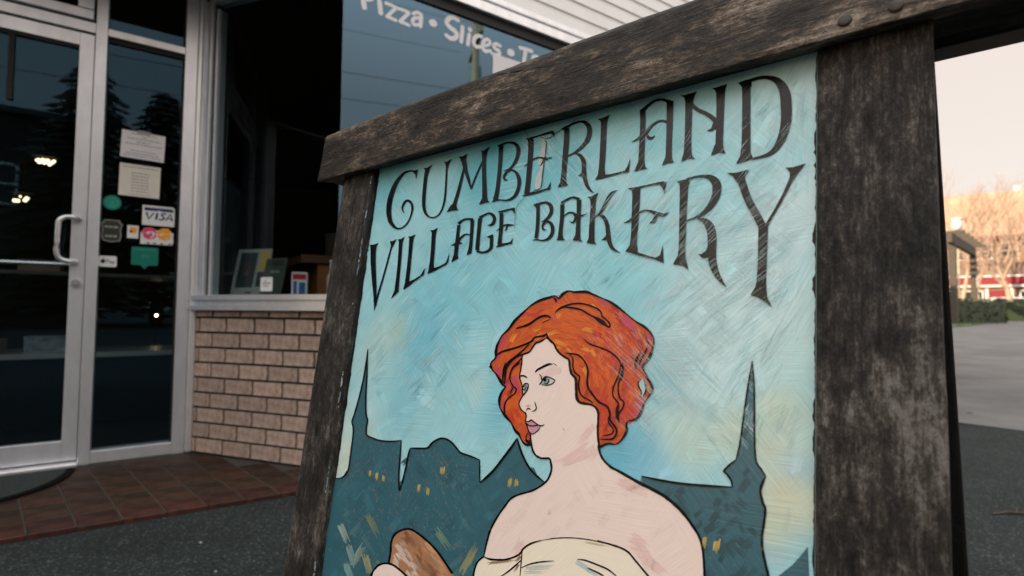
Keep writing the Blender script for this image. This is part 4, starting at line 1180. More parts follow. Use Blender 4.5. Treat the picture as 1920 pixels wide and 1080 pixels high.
# blush strokes
m = MB(); rnd = random.Random(31)
BL = srgb(238, 206, 200); BL2 = srgb(214, 180, 172)
for (pts_, w) in ((h4([(330, 700), (250, 820), (150, 920)]), 9), (zb([(950, 60), (860, 140), (740, 200)]), 13), (zb([(960, 110), (880, 150), (700, 205)]), 11), (zb([(1000, 60), (975, 110), (940, 165)]), 11), (zb([(1150, 300), (1250, 370), (1330, 400)]), 12), (zb([(1180, 330), (1260, 385), (1380, 410)]), 10),
                  (zb([(1240, 700), (1320, 740), (1350, 800)]), 14), (zb([(1260, 760), (1310, 830), (1400, 930)]), 13), (zb([(1330, 860), (1400, 930), (1500, 990)]), 12), (zb([(470, 740), (430, 790), (400, 840)]), 10), (zb([(1300, 750), (1370, 900), (1450, 990)]), 9)):
    x0, y0 = pts_[0]; x1, y1 = pts_[-1]
    dab(m, (x0 + x1) / 2, (y0 + y1) / 2, math.atan2(y1 - y0, x1 - x0), math.hypot(x1 - x0, y1 - y0) * 1.1, w * 1.5, BL, .00076, rnd, 9, .025, .5)
ppx(m, e1([(570, 440), (640, 400), (760, 330), (880, 290), (1000, 330), (1010, 420), (900, 470), (800, 480), (700, 480), (620, 520), (540, 600), (545, 520)]), .00075, srgb(236, 208, 203), 3)
ppx(m, h3([(410, 440), (440, 425), (470, 440), (440, 450)]), .00075, srgb(214, 180, 174), 3)
for i in range(36):
    px, py = rnd.uniform(930, 1300), rnd.uniform(890, 1000)
    u_ = rnd.uniform(.985, 1.012)
    if inside(skin, px, py): dab(m, px, py, R(rnd.uniform(-60, -30)), rnd.uniform(20, 44), rnd.uniform(8, 14), srgb(*[v * u_ for v in (242, 222, 214)]), .00073 + i * 1e-7, rnd, 5, .015)
m.build('blush_brush_mark', M['dab_paint'], sign)['kind'] = 'stuff'
# eyes, lips
m = MB()
ppx(m, e1([(610, 585), (650, 530), (700, 503), (780, 515), (885, 572), (850, 615), (790, 655), (700, 668), (620, 660), (575, 660)]), .0008, srgb(216, 216, 206), 2)
ppx(m, e1([(230, 680), (250, 645), (290, 635), (335, 650), (330, 720), (300, 790), (260, 850), (235, 880), (228, 780)]), .0008, srgb(212, 214, 206), 2)
m.build('eye_white', M['dab_paint'], sign)
m = MB()
ppx(m, e1([(640, 580), (670, 535), (720, 520), (755, 545), (750, 600), (720, 640), (690, 640), (655, 615)]), .00084, srgb(134, 160, 170), 2)
ppx(m, e1([(590, 655), (610, 620), (640, 610), (680, 645), (650, 660)]), .00084, srgb(150, 178, 186))
ppx(m, e1([(245, 690), (265, 655), (290, 655), (295, 700), (280, 750), (255, 760)]), .00084, srgb(150, 172, 180), 2)
m.build('iris', M['dab_paint'], sign)
m = MB()
ppx(m, e1([(645, 575), (668, 540), (695, 535), (708, 565), (690, 600), (660, 600)]), .00088, smooth=3)
ppx(m, e1([(228, 690), (245, 655), (262, 660), (262, 700), (240, 715)]), .00088, smooth=3)
m.build('pupil', M['line_paint'], sign)
m = MB()
ppx(m, h3([(416, 588), (445, 596), (470, 580), (500, 602), (550, 632), (590, 636), (520, 636), (470, 640), (440, 632), (428, 615)]), .0008, srgb(214, 146, 158))
ppx(m, h3([(432, 645), (470, 640), (520, 640), (562, 646), (535, 685), (490, 722), (460, 712), (440, 690)]), .0008, srgb(208, 152, 170))
m.build('painted_lips', M['dab_paint'], sign)

# dress, bread, hand
dress = zb([(470, 800), (520, 765), (600, 740), (700, 726), (820, 722), (940, 735), (1060, 760), (1160, 792), (1225, 828), (1280, 890), (1330, 950), (1370, 1000), (1500, 1250), (1500, 2100), (100, 2100), (60, 1300), (108, 1000), (120, 940), (145, 890), (185, 858), (230, 876), (300, 880), (360, 875), (425, 850), (455, 825)])
m = MB(); ppx(m, dress, .0009); m.build('painted_dress', M['dress_paint'], sign)
m = MB(); rnd = random.Random(77)
for (pts_, w, c) in ((zb([(480, 940), (620, 925), (720, 930)]), 9, (196, 204, 200)), (zb([(470, 970), (600, 960), (640, 970)]), 6, (202, 206, 198)), (zb([(830, 880), (900, 910), (960, 960)]), 9, (190, 206, 210)), (zb([(900, 930), (960, 970), (1020, 1000)]), 8, (186, 202, 208)), (zb([(210, 905), (320, 915), (430, 885)]), 5, (164, 132, 112)), (zb([(455, 850), (440, 880), (410, 900)]), 5, (150, 112, 96)), (zb([(900, 750), (1020, 775), (1100, 790)]), 4, (206, 190, 160)), (zb([(445, 900), (420, 940), (400, 975)]), 4, (160, 126, 108))):
    x0, y0 = pts_[0]; x1, y1 = pts_[-1]
    dab(m, (x0 + x1) / 2, (y0 + y1) / 2, math.atan2(y1 - y0, x1 - x0), math.hypot(x1 - x0, y1 - y0), w, srgb(*c), .00096, rnd, 5, .08)
m.build('dress_brush_mark', M['dab_paint'], sign)['kind'] = 'stuff'
bread = br([(215, 945), (226, 890), (236, 830), (240, 750), (262, 680), (310, 632), (370, 606), (420, 602), (470, 620), (540, 668), (620, 735), (700, 820), (780, 930), (855, 1045), (960, 1250), (1000, 1500), (700, 1600), (420, 1200)])
m = MB(); ppx(m, bread, .0009); m.build('painted_bread', M['bread_paint'], sign)
m = MB(); rnd = random.Random(5)
bp_ = bread
for i in range(230):
    px, py = rnd.uniform(730, 860), rnd.uniform(990, 1100)
    ang = R(52 + rnd.uniform(-9, 9)); ln_ = rnd.uniform(14, 30)
    if not all(inside(bp_, px + t * math.cos(ang) * ln_ * .55 + e_, py + t * math.sin(ang) * ln_ * .55) for t in (-1, 1) for e_ in (-4, 4)): continue
    d_ = (px - 733) - (py - 992) * .62          # distance from the pale lower-left flank
    n_v = mnoise.noise(Vector((d_ * .05, (px + py) * .02, 2)))
    k_ = max(0, min(1, d_ / 34))
    stops = ((0, (216, 194, 182)), (9, (196, 164, 142)), (16, (138, 96, 70)), (30, (150, 106, 76)), (44, (184, 140, 106)), (80, (176, 132, 98)))
    for (d0, q0), (d1, q1) in zip(stops, stops[1:]):
        if d_ <= d1 or d1 == 80: break
    t_ = max(0, min(1, (d_ - d0) / (d1 - d0))); c = [u + (v - u) * t_ for u, v in zip(q0, q1)]
    u_ = rnd.uniform(.95, 1.05); c = srgb(*[max(0, v * (1 + .34 * n_v * (.3 + k_)) * u_) for v in c])
    dab(m, px, py, ang, ln_, rnd.uniform(3, 7), c, .00096 + i * 1e-7, rnd, 5, .06)
m.build('bread_brush_mark', M['dab_paint'], sign)['kind'] = 'stuff'
m = MB(); ppx(m, br([(36, 1090), (50, 1045), (75, 1008), (120, 965), (190, 950), (260, 966), (330, 1018), (412, 1090), (500, 1300), (20, 1300)]), .00105); m.build('painted_hand', M['skin_paint'], sign)

# --- black outlines
LN = []
def ln(f, w, pts_, taper=True):
    q = f(pts_)
    n = len(q)
    LN.append([(x, y, w * (.45 if taper and i in (0, n - 1) else 1)) for i, (x, y) in enumerate(q)])
LN.append([(x, y, w) for (x, y), w in zip(hair[:-1], [3.2 + 1.3 * math.sin(i * 1.7) for i in range(len(hair))])])
ln(lambda p: p, 2.6, face_r[:15]); ln(lambda p: p, 3.6, face_r[14:] + neck_r[:4]); ln(lambda p: p, 3.8, neck_r[3:])
LN[-1] = [(x, y, 3.6 + 1.6 * math.sin(min(1, i / 11) * 3.14)) for i, (x, y) in enumerate(neck_r[2:])]
LN.append([(x, y, w) for (x, y), w in zip(face_r, [2.2, 2.6, 3, 3.4, 3.4, 3.2, 3.2, 3.4, 3.6, 4.2, 4.2, 4.4, 4.6, 4.0, 3.2, 2.6, 2.4, 2.4, 2.4, 2.6, 3])])
ln(lambda p: p, 3.2, chin_l + prof[:5]); ln(lambda p: p, 2.0, prof[4:])
ln(h0, 3.2, [(390, 292), (375, 306), (345, 312), (320, 318), (300, 340), (270, 355), (200, 380), (130, 400), (95, 425)]); ln(h0, 2.6, [(388, 320), (350, 342), (325, 350), (305, 378), (285, 403), (225, 425), (180, 460), (155, 500), (148, 550), (146, 585)])
ln(h1, 3.0, [(755, 570), (765, 610), (790, 650), (830, 690)]); ln(h1, 3.0, [(560, 690), (480, 770), (420, 820), (330, 890), (285, 960), (265, 1050), (262, 1100)])
ln(h1, 2.2, [(490, 830), (430, 900), (370, 960), (345, 1040), (345, 1100)]); ln(h1, 2.4, [(850, 340), (890, 300), (950, 265), (1040, 240), (1110, 232)])
ln(h1, 2.4, [(850, 338), (900, 295), (965, 275), (1060, 290), (1140, 310)]); ln(h1, 3.4, [(410, 515), (500, 490), (570, 460), (640, 410), (700, 380), (760, 375), (805, 400)])
ln(h1, 1.4, [(700, 452), (750, 432), (795, 412)]); ln(h1, 3.0, [(828, 170), (855, 190), (862, 225)])
ln(h2, 2.6, [(0, 268), (100, 238), (200, 238), (300, 265), (380, 305), (410, 340), (420, 380), (470, 420), (505, 465), (500, 500), (470, 490), (400, 440), (320, 385), (240, 340), (170, 300), (60, 280), (0, 275)])
LN.append([(x, y, w) for (x, y), w in zip(h2([(300, 372), (360, 405), (420, 445), (480, 490)]), (1, 5, 7, 2))])
ln(h2, 2.6, [(215, 635), (280, 690), (380, 725), (480, 765), (560, 820), (620, 890), (645, 960), (650, 1040), (630, 1110)])
ln(h4, 2.6, [(650, 0), (655, 80), (630, 150), (605, 230), (600, 320), (620, 400), (660, 440), (655, 500), (620, 550), (600, 590)])
ln(h4, 2.4, [(630, 0), (610, 120), (570, 220), (540, 300), (545, 380), (590, 440), (605, 480), (590, 560), (595, 620), (612, 690)])
LN.append([(x, y, w) for (x, y), w in zip(h4([(600, 470), (588, 530), (592, 600), (612, 690)]), (2, 5, 5, 1))])
ln(h2, 2.6, [(0, 790), (80, 800), (150, 815), (210, 870), (250, 950), (260, 1050)])
ln(h4, 3.4, [(235, 0), (260, 90), (252, 200), (262, 280), (310, 355), (380, 440), (470, 490), (505, 560), (510, 650), (550, 700), (582, 760), (570, 820), (520, 860), (400, 860)])
ln(h4, 2.2, [(495, 600), (490, 670), (540, 740), (535, 790), (490, 812), (425, 820)])
ln(h2, 2.2, [(50, 800), (90, 860), (90, 950), (125, 1020), (165, 1060)]); ln(h4, 2.4, [(88, 0), (100, 90), (135, 130), (165, 160), (155, 250), (170, 340), (215, 390), (280, 425), (315, 455)])
ln(h3, 2.2, [(210, 0), (190, 60), (183, 130), (182, 180), (200, 215)]); ln(h3, 2.2, [(360, 0), (290, 50), (258, 110), (258, 180), (285, 235), (318, 270), (300, 315), (265, 340), (225, 375), (200, 430), (200, 500), (215, 540)])
ln(h3, 1.8, [(270, 240), (280, 265), (265, 295), (268, 325)]); ln(h3, 1.8, [(440, 705), (418, 750), (425, 785), (455, 790), (462, 750), (440, 720)]); ln(h3, 3, [(470, 800), (440, 808), (410, 780)])
ln(h2, 2.2, [(855, 555), (905, 610), (935, 660), (935, 700)]); LN.append([(x, y, w) for (x, y), w in zip(h2([(925, 735), (895, 800), (850, 880), (835, 950)]), (2, 4, 3, 1))]); LN.append([(x, y, w) for (x, y), w in zip(h2([(848, 785), (810, 860), (795, 920), (805, 985)]), (1.5, 5, 4, 1))])
ln(h4, 2.2, [(862, 185), (825, 225), (835, 275), (858, 320), (862, 380), (885, 370), (910, 310), (905, 250), (880, 180)]); ln(h2, 2.2, [(870, 960), (900, 1020), (940, 1080)])
# face lines
LN.append([(x, y, w) for (x, y), w in zip(e1([(478, 415), (520, 365), (600, 320), (700, 270), (780, 245), (830, 250)]), (1.2, 3, 3.6, 3.6, 3, 1))]); ln(e1, 1.2, [(835, 235), (870, 245), (918, 278)])
LN.append([(x, y, w) for (x, y), w in zip(e1([(160, 490), (230, 480), (280, 495), (322, 525)]), (2.6, 2.8, 2.6, .8))])
LN.append([(x, y, w) for (x, y), w in zip(e1([(560, 665), (610, 605), (650, 540), (700, 505), (780, 517), (885, 572)]), (1, 2, 2.8, 2.8, 2, 1.6))]); ln(e1, 1.8, [(885, 572), (850, 620), (790, 658), (700, 672), (610, 660)])
ln(e1, 1.8, [(755, 535), (760, 590), (735, 630), (700, 645), (660, 620)]); ln(e1, 1.8, [(560, 450), (600, 490), (610, 540), (605, 580)]); ln(e1, 1.2, [(640, 610), (690, 645)])
ln(e1, 2.2, [(240, 665), (280, 638), (335, 650), (335, 710), (310, 780), (260, 850), (230, 890)]); ln(e1, 1.5, [(285, 660), (298, 700), (280, 750), (250, 770)]); ln(e1, 1.8, [(235, 690), (240, 760), (290, 780)])
ln(h3, 1.8, [(505, 395), (515, 430), (522, 460), (505, 485), (475, 495)]); ln(h3, 2.2, [(420, 483), (440, 462), (465, 475)])
ln(h3, 2.0, [(416, 588), (445, 596), (470, 580), (500, 600), (545, 632), (580, 638), (604, 625)]); ln(h3, 2.0, [(420, 605), (440, 632), (480, 640), (530, 634), (575, 638)]); ln(h3, 1.6, [(435, 648), (440, 690), (470, 718), (495, 718), (540, 685), (562, 648)]); ln(h3, 1.2, [(798, 665), (806, 688)])
ln(h3, 1.6, [(395, 498), (412, 505), (420, 530), (412, 575)])
# castle lines
ln(lambda p: p, 2.0, cl_left); ln(lambda p: p, 2.4, cl_out[:11]); ln(lambda p: p, 2.4, cl_out[10:15]); ln(lambda p: p, 2.4, cl_out[13:18]); ln(lambda p: p, 2.8, cl_out[17:28]); ln(lambda p: p, 2.2, cl_out[27:30]); ln(lambda p: p, 3.6, cl_out[29:35]); ln(lambda p: p, 3.2, cl_out[34:])
ln(lambda p: p, 4.0, cr_out[:5]); ln(lambda p: p, 3.2, cr_out[4:10]); ln(lambda p: p, 2.6, cr_out[9:15]); ln(lambda p: p, 2.8, cr_out[14:21]); ln(lambda p: p, 4.2, cr_out[20:]); ln(zr, 2.4, [(60, 620), (55, 648)])
# dress, bread, hand lines
ln(zb, 3.2, [(185, 858), (230, 876), (300, 880), (360, 875), (425, 850), (455, 825), (470, 800), (520, 765), (600, 740)]); ln(zb, 1.8, [(590, 743), (700, 725), (820, 722), (940, 735), (1060, 760)]); ln(zb, 3.0, [(1000, 744), (1100, 770), (1180, 798), (1230, 830), (1280, 890), (1330, 950), (1380, 1010)], False)
ln(zb, 3.0, [(185, 858), (145, 890), (122, 940), (108, 1010)], False); ln(zb, 2.0, [(462, 815), (456, 880), (446, 1000)]); ln(zb, 2.6, [(300, 1005), (360, 965), (420, 915), (455, 880)]); ln(zb, 2.4, [(455, 938), (520, 910), (600, 895), (690, 888)])
ln(zb, 2.8, [(860, 875), (920, 885), (1000, 915), (1080, 950), (1150, 1005)]); ln(zb, 2.6, [(930, 938), (980, 960), (1030, 985), (1060, 1005)])
ln(br, 3.4, [(215, 945), (226, 890), (236, 830), (240, 750), (262, 680), (310, 632), (370, 606), (420, 602), (470, 620), (540, 668), (620, 735), (700, 820), (780, 930), (860, 1052)], False); ln(br, 3.4, [(38, 1085), (50, 1045), (75, 1008), (120, 965), (190, 950), (260, 966), (330, 1018), (412, 1090)], False)
m = MB(); rnd = random.Random(3)
for i, l in enumerate(LN):
    if len(l[0]) == 2: l = [(x, y, 2.4) for x, y in l]
    q = cr(l, 5)
    q = [(x, y, max(.3, 1.18 * w * (1 + .22 * mnoise.noise(Vector((x * .12, y * .12, i)))))) for x, y, w in q]
    spx(m, q, .00115 + i * 1.2e-6, n=1)
m.build('painted_outline', M['line_paint'], sign)

# --- lettering, one part per letter
l1, l2, l3, l4, l5, l6, l7, lz = Z(680, 290, 3.485), Z(840, 240, 4.5), Z(990, 190, 3.855), Z(1150, 130, 5.4), Z(1330, 110, 4.91), Z(1140, 310, 4.5), Z(1340, 290, 3.6), Z(660, 300, 3.6)
A = 'ABC'
LETTERS = [
 (l1, [[(350, 116, 14), (330, 108, 9), (305, 109, 10), (270, 125, 15), (222, 185, 26), (187, 275, 32), (174, 355, 33), (181, 425, 29), (206, 468, 20), (240, 484, 10), (280, 465, 9), (310, 420, 9), (326, 370, 12), (326, 330, 16), (308, 304, 16), (285, 304, 14), (268, 330, 14), (262, 355, 11), (275, 384, 3)]],
      [[(364, 97), (352, 164), (347, 130), (330, 112), (345, 104)]]),
 (l1, [[(427, 95, 26), (418, 130, 24), (409, 205, 23), (402, 310, 23), (408, 365, 20), (426, 398, 13), (455, 412, 8), (490, 402, 8), (518, 365, 10), (538, 300, 13), (547, 200, 12), (552, 100, 12), (556, 65, 14)]],
      [[(532, 44), (552, 50), (586, 27), (568, 60), (562, 85), (547, 85), (544, 60)], [(399, 88), (422, 88), (459, 66), (441, 95), (434, 125), (412, 125), (413, 104)]]),
 (l2, [[(132, 255, 44), (142, 305, 40), (157, 370, 30), (178, 440, 26), (200, 520, 6)], [(142, 330, 16), (118, 430, 22), (88, 550, 27), (55, 655, 32), (45, 680, 36)], [(200, 512, 12), (228, 435, 14), (260, 360, 14), (300, 270, 10)], [(310, 215, 40), (308, 280, 34), (308, 380, 34), (312, 500, 38), (313, 590, 42)]],
      [[(92, 242), (125, 242), (169, 221), (152, 262), (150, 290), (112, 285), (108, 262)], [(-8, 711), (30, 650), (76, 640), (80, 680), (92, 692), (40, 697)], [(280, 193), (302, 195), (357, 156), (336, 200), (328, 240), (291, 240), (293, 215)], [(264, 648), (294, 590), (336, 590), (344, 618), (358, 628), (318, 631)]]),
 (l2, [[(450, 160, 36), (443, 300, 32), (430, 450, 33), (414, 560, 36), (402, 605, 44)], [(432, 152, 14), (475, 134, 14), (525, 125, 15), (572, 137, 26), (597, 180, 33), (590, 240, 31), (565, 298, 24), (530, 340, 15), (495, 357, 8), (468, 361, 4)], [(500, 356, 8), (540, 354, 13), (580, 380, 24), (603, 430, 32), (603, 485, 30), (585, 545, 28), (550, 590, 22), (500, 611, 14), (440, 609, 10), (385, 620, 6)], [(548, 352, 14), (505, 368, 18), (482, 398, 20), (476, 425, 18), (488, 440, 14), (506, 439, 8)]],
      [[(418, 148), (440, 146), (470, 140), (468, 180), (434, 180), (430, 162)], [(371, 627), (392, 600), (430, 595), (430, 612), (400, 622)]]),
 (l2, [[(703, 95, 46), (701, 200, 42), (690, 350, 41), (678, 480, 41), (668, 560, 46)], [(660, 95, 5), (700, 88, 14), (760, 71, 12), (830, 50, 17), (885, 36, 24)], [(633, 576, 8), (680, 560, 20), (750, 545, 19), (820, 522, 14), (862, 508, 10)], [(646, 329, 5), (680, 300, 10), (720, 268, 12), (770, 252, 14), (830, 262, 22), (884, 249, 3)], [(815, 262, 16), (800, 300, 14), (785, 318, 8), (766, 323, 3)]],
      [[(884, 26), (897, 28), (906, 78), (885, 62), (860, 50)], [(873, 452), (868, 519), (830, 528), (852, 490)], [(660, 92), (684, 88), (690, 120), (681, 125), (676, 102)]]),
 (l3, [[(284, 195, 36), (280, 300, 38), (270, 420, 38), (262, 520, 36), (257, 590, 44)], [(244, 202, 6), (280, 188, 15), (330, 164, 13), (380, 149, 14), (422, 160, 28), (447, 200, 35), (440, 262, 33), (410, 312, 26), (370, 350, 18), (330, 378, 12), (288, 397, 8)], [(345, 376, 8), (385, 398, 26), (405, 440, 32), (408, 500, 31), (415, 560, 30), (430, 610, 26), (455, 645, 15), (482, 666, 2)]],
      [[(361, 544), (385, 525), (394, 495), (408, 545), (385, 541)], [(217, 623), (243, 575), (279, 575), (283, 598), (297, 606), (255, 615)], [(243, 199), (262, 194), (268, 225), (264, 215)]]),
 (l3, [[(552, 150, 42), (548, 260, 41), (543, 370, 42), (537, 470, 41), (531, 535, 46)], [(488, 568, 5), (530, 548, 26), (600, 535, 14), (660, 520, 12), (715, 505, 10)]],
      [[(505, 128), (532, 127), (594, 99), (580, 130), (573, 165), (531, 165), (527, 145)], [(744, 414), (733, 512), (690, 522), (718, 478)], [(486, 571), (510, 530), (515, 505), (560, 505), (560, 547)]]),
 (l4, [[(301, 430, 54), (302, 560, 54), (297, 700, 56), (290, 860, 58), (287, 970, 66)], [(292, 432, 40), (345, 380, 30), (400, 336, 24), (450, 314, 24), (510, 312, 26), (570, 335, 44)], [(577, 340, 68), (575, 450, 63), (572, 600, 60), (567, 750, 58), (564, 880, 64), (560, 920, 76)], [(542, 533, 24), (480, 524, 20), (425, 548, 20), (375, 592, 26), (342, 645, 28), (345, 675, 28), (368, 698, 28), (396, 695, 19), (427, 676, 4)], [(285, 680, 24), (235, 718, 16), (188, 737, 4)]],
      [[(217, 1037), (252, 945), (320, 945), (326, 990), (351, 1009), (280, 1016)], [(272, 416), (312, 396), (330, 440), (274, 455)], [(545, 312), (613, 325), (611, 380), (545, 370)], [(494, 979), (532, 890), (596, 885), (604, 925), (619, 946), (558, 949)]]),
 (None, [(l4, [[(768, 310, 72), (765, 450, 68), (762, 600, 66), (757, 750, 70), (755, 880, 84)], [(795, 345, 26), (830, 392, 38), (880, 424, 38), (940, 450, 40), (1000, 490, 46), (1040, 530, 50)], [(1040, 540, 46), (1024, 582, 46), (1000, 612, 26), (952, 626, 5)]]), (l5, [[(106, 300, 80), (103, 450, 72), (100, 600, 68), (95, 750, 68), (92, 830, 80)]])],
      [(l4, [[(677, 268), (730, 264), (849, 227), (826, 270), (806, 340), (734, 340), (722, 292)], [(689, 939), (716, 850), (797, 850), (806, 885), (833, 911), (758, 906)]]), (l5, [[(24, 274), (60, 271), (166, 237), (151, 280), (146, 325), (68, 325), (54, 295)], [(17, 894), (50, 800), (131, 800), (139, 850), (158, 876), (88, 864)]])]),
 (l5, [[(342, 230, 80), (343, 400, 75), (342, 600, 77), (340, 800, 82), (335, 900, 100)], [(285, 226, 12), (340, 212, 24), (400, 198, 28), (470, 180, 31), (540, 178, 36), (610, 198, 56), (668, 252, 84), (700, 330, 100), (710, 430, 104), (712, 530, 100), (700, 630, 92), (670, 730, 76), (620, 820, 54), (560, 875, 36), (480, 906, 22), (390, 926, 18)]],
      [[(264, 226), (310, 214), (391, 205), (391, 265), (303, 265)], [(249, 971), (300, 870), (385, 870), (406, 920), (330, 946)]]),
 (l1, [[(73, 600, 36), (72, 700, 34), (77, 800, 30), (83, 900, 23), (84, 990, 12)], [(86, 985, 12), (108, 900, 11), (138, 800, 11), (168, 690, 10), (195, 590, 10)]],
      [[(51, 590), (78, 588), (106, 577), (93, 605), (90, 630), (55, 630)], [(181, 565), (200, 566), (226, 551), (206, 590), (199, 605), (190, 600)], [(74, 950), (99, 945), (80, 1023)]]),
 (l1, [[(252, 570, 24), (245, 680, 22), (236, 780, 22), (226, 870, 26)]], [[(232, 555), (252, 552), (279, 535), (266, 565), (262, 595), (240, 595), (240, 568)], [(189, 941), (212, 885), (216, 860), (238, 858), (239, 893), (222, 910)]]),
 (l1, [[(320, 560, 26), (313, 650, 24), (303, 750, 24), (294, 830, 28)], [(272, 880, 4), (302, 847, 22), (340, 822, 13), (380, 797, 11)]], [[(301, 535), (320, 534), (351, 521), (336, 545), (332, 580), (308, 580), (308, 552)], [(411, 737), (403, 786), (370, 805), (387, 780)], [(267, 882), (281, 835), (285, 805), (309, 805), (307, 838)]]),
 (l1, [[(467, 520, 26), (462, 620, 26), (455, 700, 26), (449, 745, 30)], [(428, 775, 5), (460, 755, 20), (500, 738, 12), (552, 711, 11)]], [[(446, 495), (466, 494), (496, 477), (484, 505), (480, 540), (455, 540), (455, 512)], [(571, 639), (562, 706), (530, 722), (549, 700)], [(426, 778), (440, 735), (443, 710), (468, 710), (469, 747)]]),
 (lz, [[(725, 440, 22), (718, 500, 22), (710, 580, 26), (703, 650, 26)], [(722, 432, 20), (745, 411, 14), (780, 399, 12), (822, 403, 18)], [(816, 405, 26), (812, 480, 23), (806, 560, 22), (799, 618, 26)], [(808, 508, 8), (770, 503, 10), (740, 524, 14), (718, 552, 16), (700, 568, 13), (674, 579, 4)], [(718, 545, 14), (732, 562, 13), (748, 561, 3)]],
      [[(673, 691), (688, 645), (716, 640), (722, 664), (700, 675)], [(777, 643), (789, 600), (810, 595), (809, 630)]]),
 (lz, [[(868, 395, 28), (860, 470, 25), (852, 560, 26), (848, 608, 26)], [(864, 392, 20), (900, 370, 12), (930, 361, 14), (957, 376, 22), (965, 405, 22), (950, 434, 18), (919, 443, 4)], [(845, 614, 16), (880, 625, 14), (920, 615, 16), (943, 592, 20)], [(945, 515, 22), (945, 560, 24), (941, 598, 22)]], [[(911, 521), (935, 509), (957, 502), (957, 530), (936, 529)]]),
 (lz, [[(1012, 360, 26), (1010, 450, 26), (1003, 530, 26), (998, 572, 28)], [(989, 352, 5), (1015, 349, 14), (1055, 338, 11), (1098, 328, 13)], [(977, 588, 5), (1005, 575, 20), (1040, 568, 13), (1078, 559, 11)], [(978, 481, 4), (1005, 460, 9), (1030, 443, 10), (1060, 440, 15), (1099, 440, 3)], [(1050, 443, 11), (1045, 465, 10), (1034, 481, 3)]], [[(1103, 321), (1100, 371), (1090, 346), (1076, 338)], [(1091, 526), (1083, 566), (1050, 573), (1071, 553)]]),
 (l3, [[(76, 755, 24), (75, 850, 26), (70, 930, 26), (62, 992, 26)], [(60, 748, 9), (95, 738, 13), (135, 733, 18), (167, 756, 28), (172, 800, 25), (150, 840, 20), (120, 865, 12), (97, 874, 3)], [(128, 864, 12), (165, 880, 22), (181, 915, 26), (176, 960, 26), (147, 995, 18), (110, 1007, 11), (60, 1001, 9), (36, 1007, 4)], [(142, 867, 12), (117, 884, 16), (108, 910, 14), (117, 929, 12), (138, 930, 3)]], [[(42, 749), (65, 738), (90, 742), (87, 775), (64, 775)]]),
 (l3, [[(252, 745, 30), (248, 850, 28), (240, 930, 29), (236, 990, 36)], [(243, 738, 18), (285, 711, 13), (330, 696, 15), (375, 712, 26)], [(372, 712, 34), (370, 820, 30), (365, 920, 32), (362, 990, 38)], [(262, 832, 8), (295, 808, 11), (330, 808, 14), (352, 828, 26), (395, 826, 11), (434, 811, 3)], [(350, 838, 20), (340, 864, 16), (325, 878, 13), (303, 868, 3)]], [[(210, 1005), (228, 965), (254, 965), (259, 990), (273, 1005)], [(325, 1006), (345, 965), (380, 965), (385, 1000), (399, 1015)]]),
 (l3, [[(475, 700, 38), (472, 800, 37), (465, 900, 38), (462, 1000, 42)], [(486, 837, 9), (530, 800, 20), (560, 750, 25), (585, 700, 26), (611, 664, 19), (650, 644, 3)], [(510, 818, 12), (550, 840, 26), (574, 890, 30), (582, 950, 32), (590, 1010, 31), (610, 1058, 25), (640, 1082, 14), (672, 1094, 2)]], [[(432, 692), (457, 690), (513, 663), (498, 700), (495, 735), (457, 735), (450, 706)], [(426, 1023), (447, 980), (483, 980), (485, 1015), (497, 1035)], [(531, 1006), (555, 985), (570, 965), (585, 1003), (555, 1004)]]),
 (l6, [[(243, 210, 66), (240, 300, 64), (235, 400, 62), (230, 500, 58), (223, 600, 52), (214, 700, 64)], [(262, 190, 18), (340, 172, 14), (420, 155, 18), (478, 150, 26)], [(200, 728, 24), (270, 752, 24), (350, 775, 18), (425, 792, 14)], [(138, 488, 5), (185, 470, 19), (220, 442, 22)], [(258, 405, 14), (310, 383, 14), (360, 388, 18), (410, 408, 34), (470, 420, 25), (517, 399, 3)], [(415, 408, 30), (400, 450, 30), (385, 476, 24), (353, 491, 5)]],
      [[(169, 198), (205, 190), (276, 182), (275, 240), (212, 240), (200, 212)], [(495, 137), (492, 180), (478, 246), (467, 200), (440, 162)], [(149, 729), (185, 680), (250, 680), (256, 732), (190, 737)], [(466, 679), (474, 826), (390, 791), (442, 760)]]),
 (l6, [[(645, 140, 74), (642, 250, 67), (638, 360, 63), (635, 470, 60), (632, 580, 58), (628, 690, 55), (624, 785, 66)], [(670, 120, 20), (750, 98, 17), (820, 95, 26), (870, 107, 50), (915, 152, 74), (920, 220, 73), (900, 290, 63), (860, 350, 50), (810, 400, 33), (750, 440, 21), (660, 472, 13)], [(762, 452, 16), (820, 472, 48), (863, 520, 72), (880, 600, 75), (880, 680, 73), (880, 760, 70), (890, 840, 66), (920, 920, 50), (960, 980, 29), (1004, 1034, 2)]],
      [[(581, 141), (612, 130), (690, 114), (689, 165), (610, 175), (602, 155)], [(761, 748), (790, 752), (830, 720), (852, 670), (860, 772), (820, 783), (790, 776)], [(551, 836), (592, 760), (657, 760), (666, 820), (683, 883), (640, 851), (600, 841)]]),
 (l7, [[(175, 150, 56), (200, 230, 53), (235, 320, 53), (280, 400, 53), (328, 495, 56)], [(520, 160, 26), (480, 250, 22), (430, 345, 20), (380, 430, 20), (340, 500, 26)], [(330, 490, 64), (328, 560, 63), (325, 660, 62), (322, 750, 62), (318, 840, 64), (313, 905, 74)]],
      [[(81, 125), (140, 125), (238, 101), (211, 140), (203, 175), (153, 190), (122, 145)], [(479, 91), (530, 87), (617, 61), (562, 130), (526, 180), (506, 185), (511, 120)], [(243, 948), (285, 880), (351, 880), (356, 960), (389, 1029), (338, 992), (290, 961)]]),
]
M['line_paint'].node_tree.nodes['Principled BSDF'].inputs['Specular IOR Level'].default_value = .2
M['letter_paint'].node_tree.nodes['Principled BSDF'].inputs['Specular IOR Level'].default_value = .32
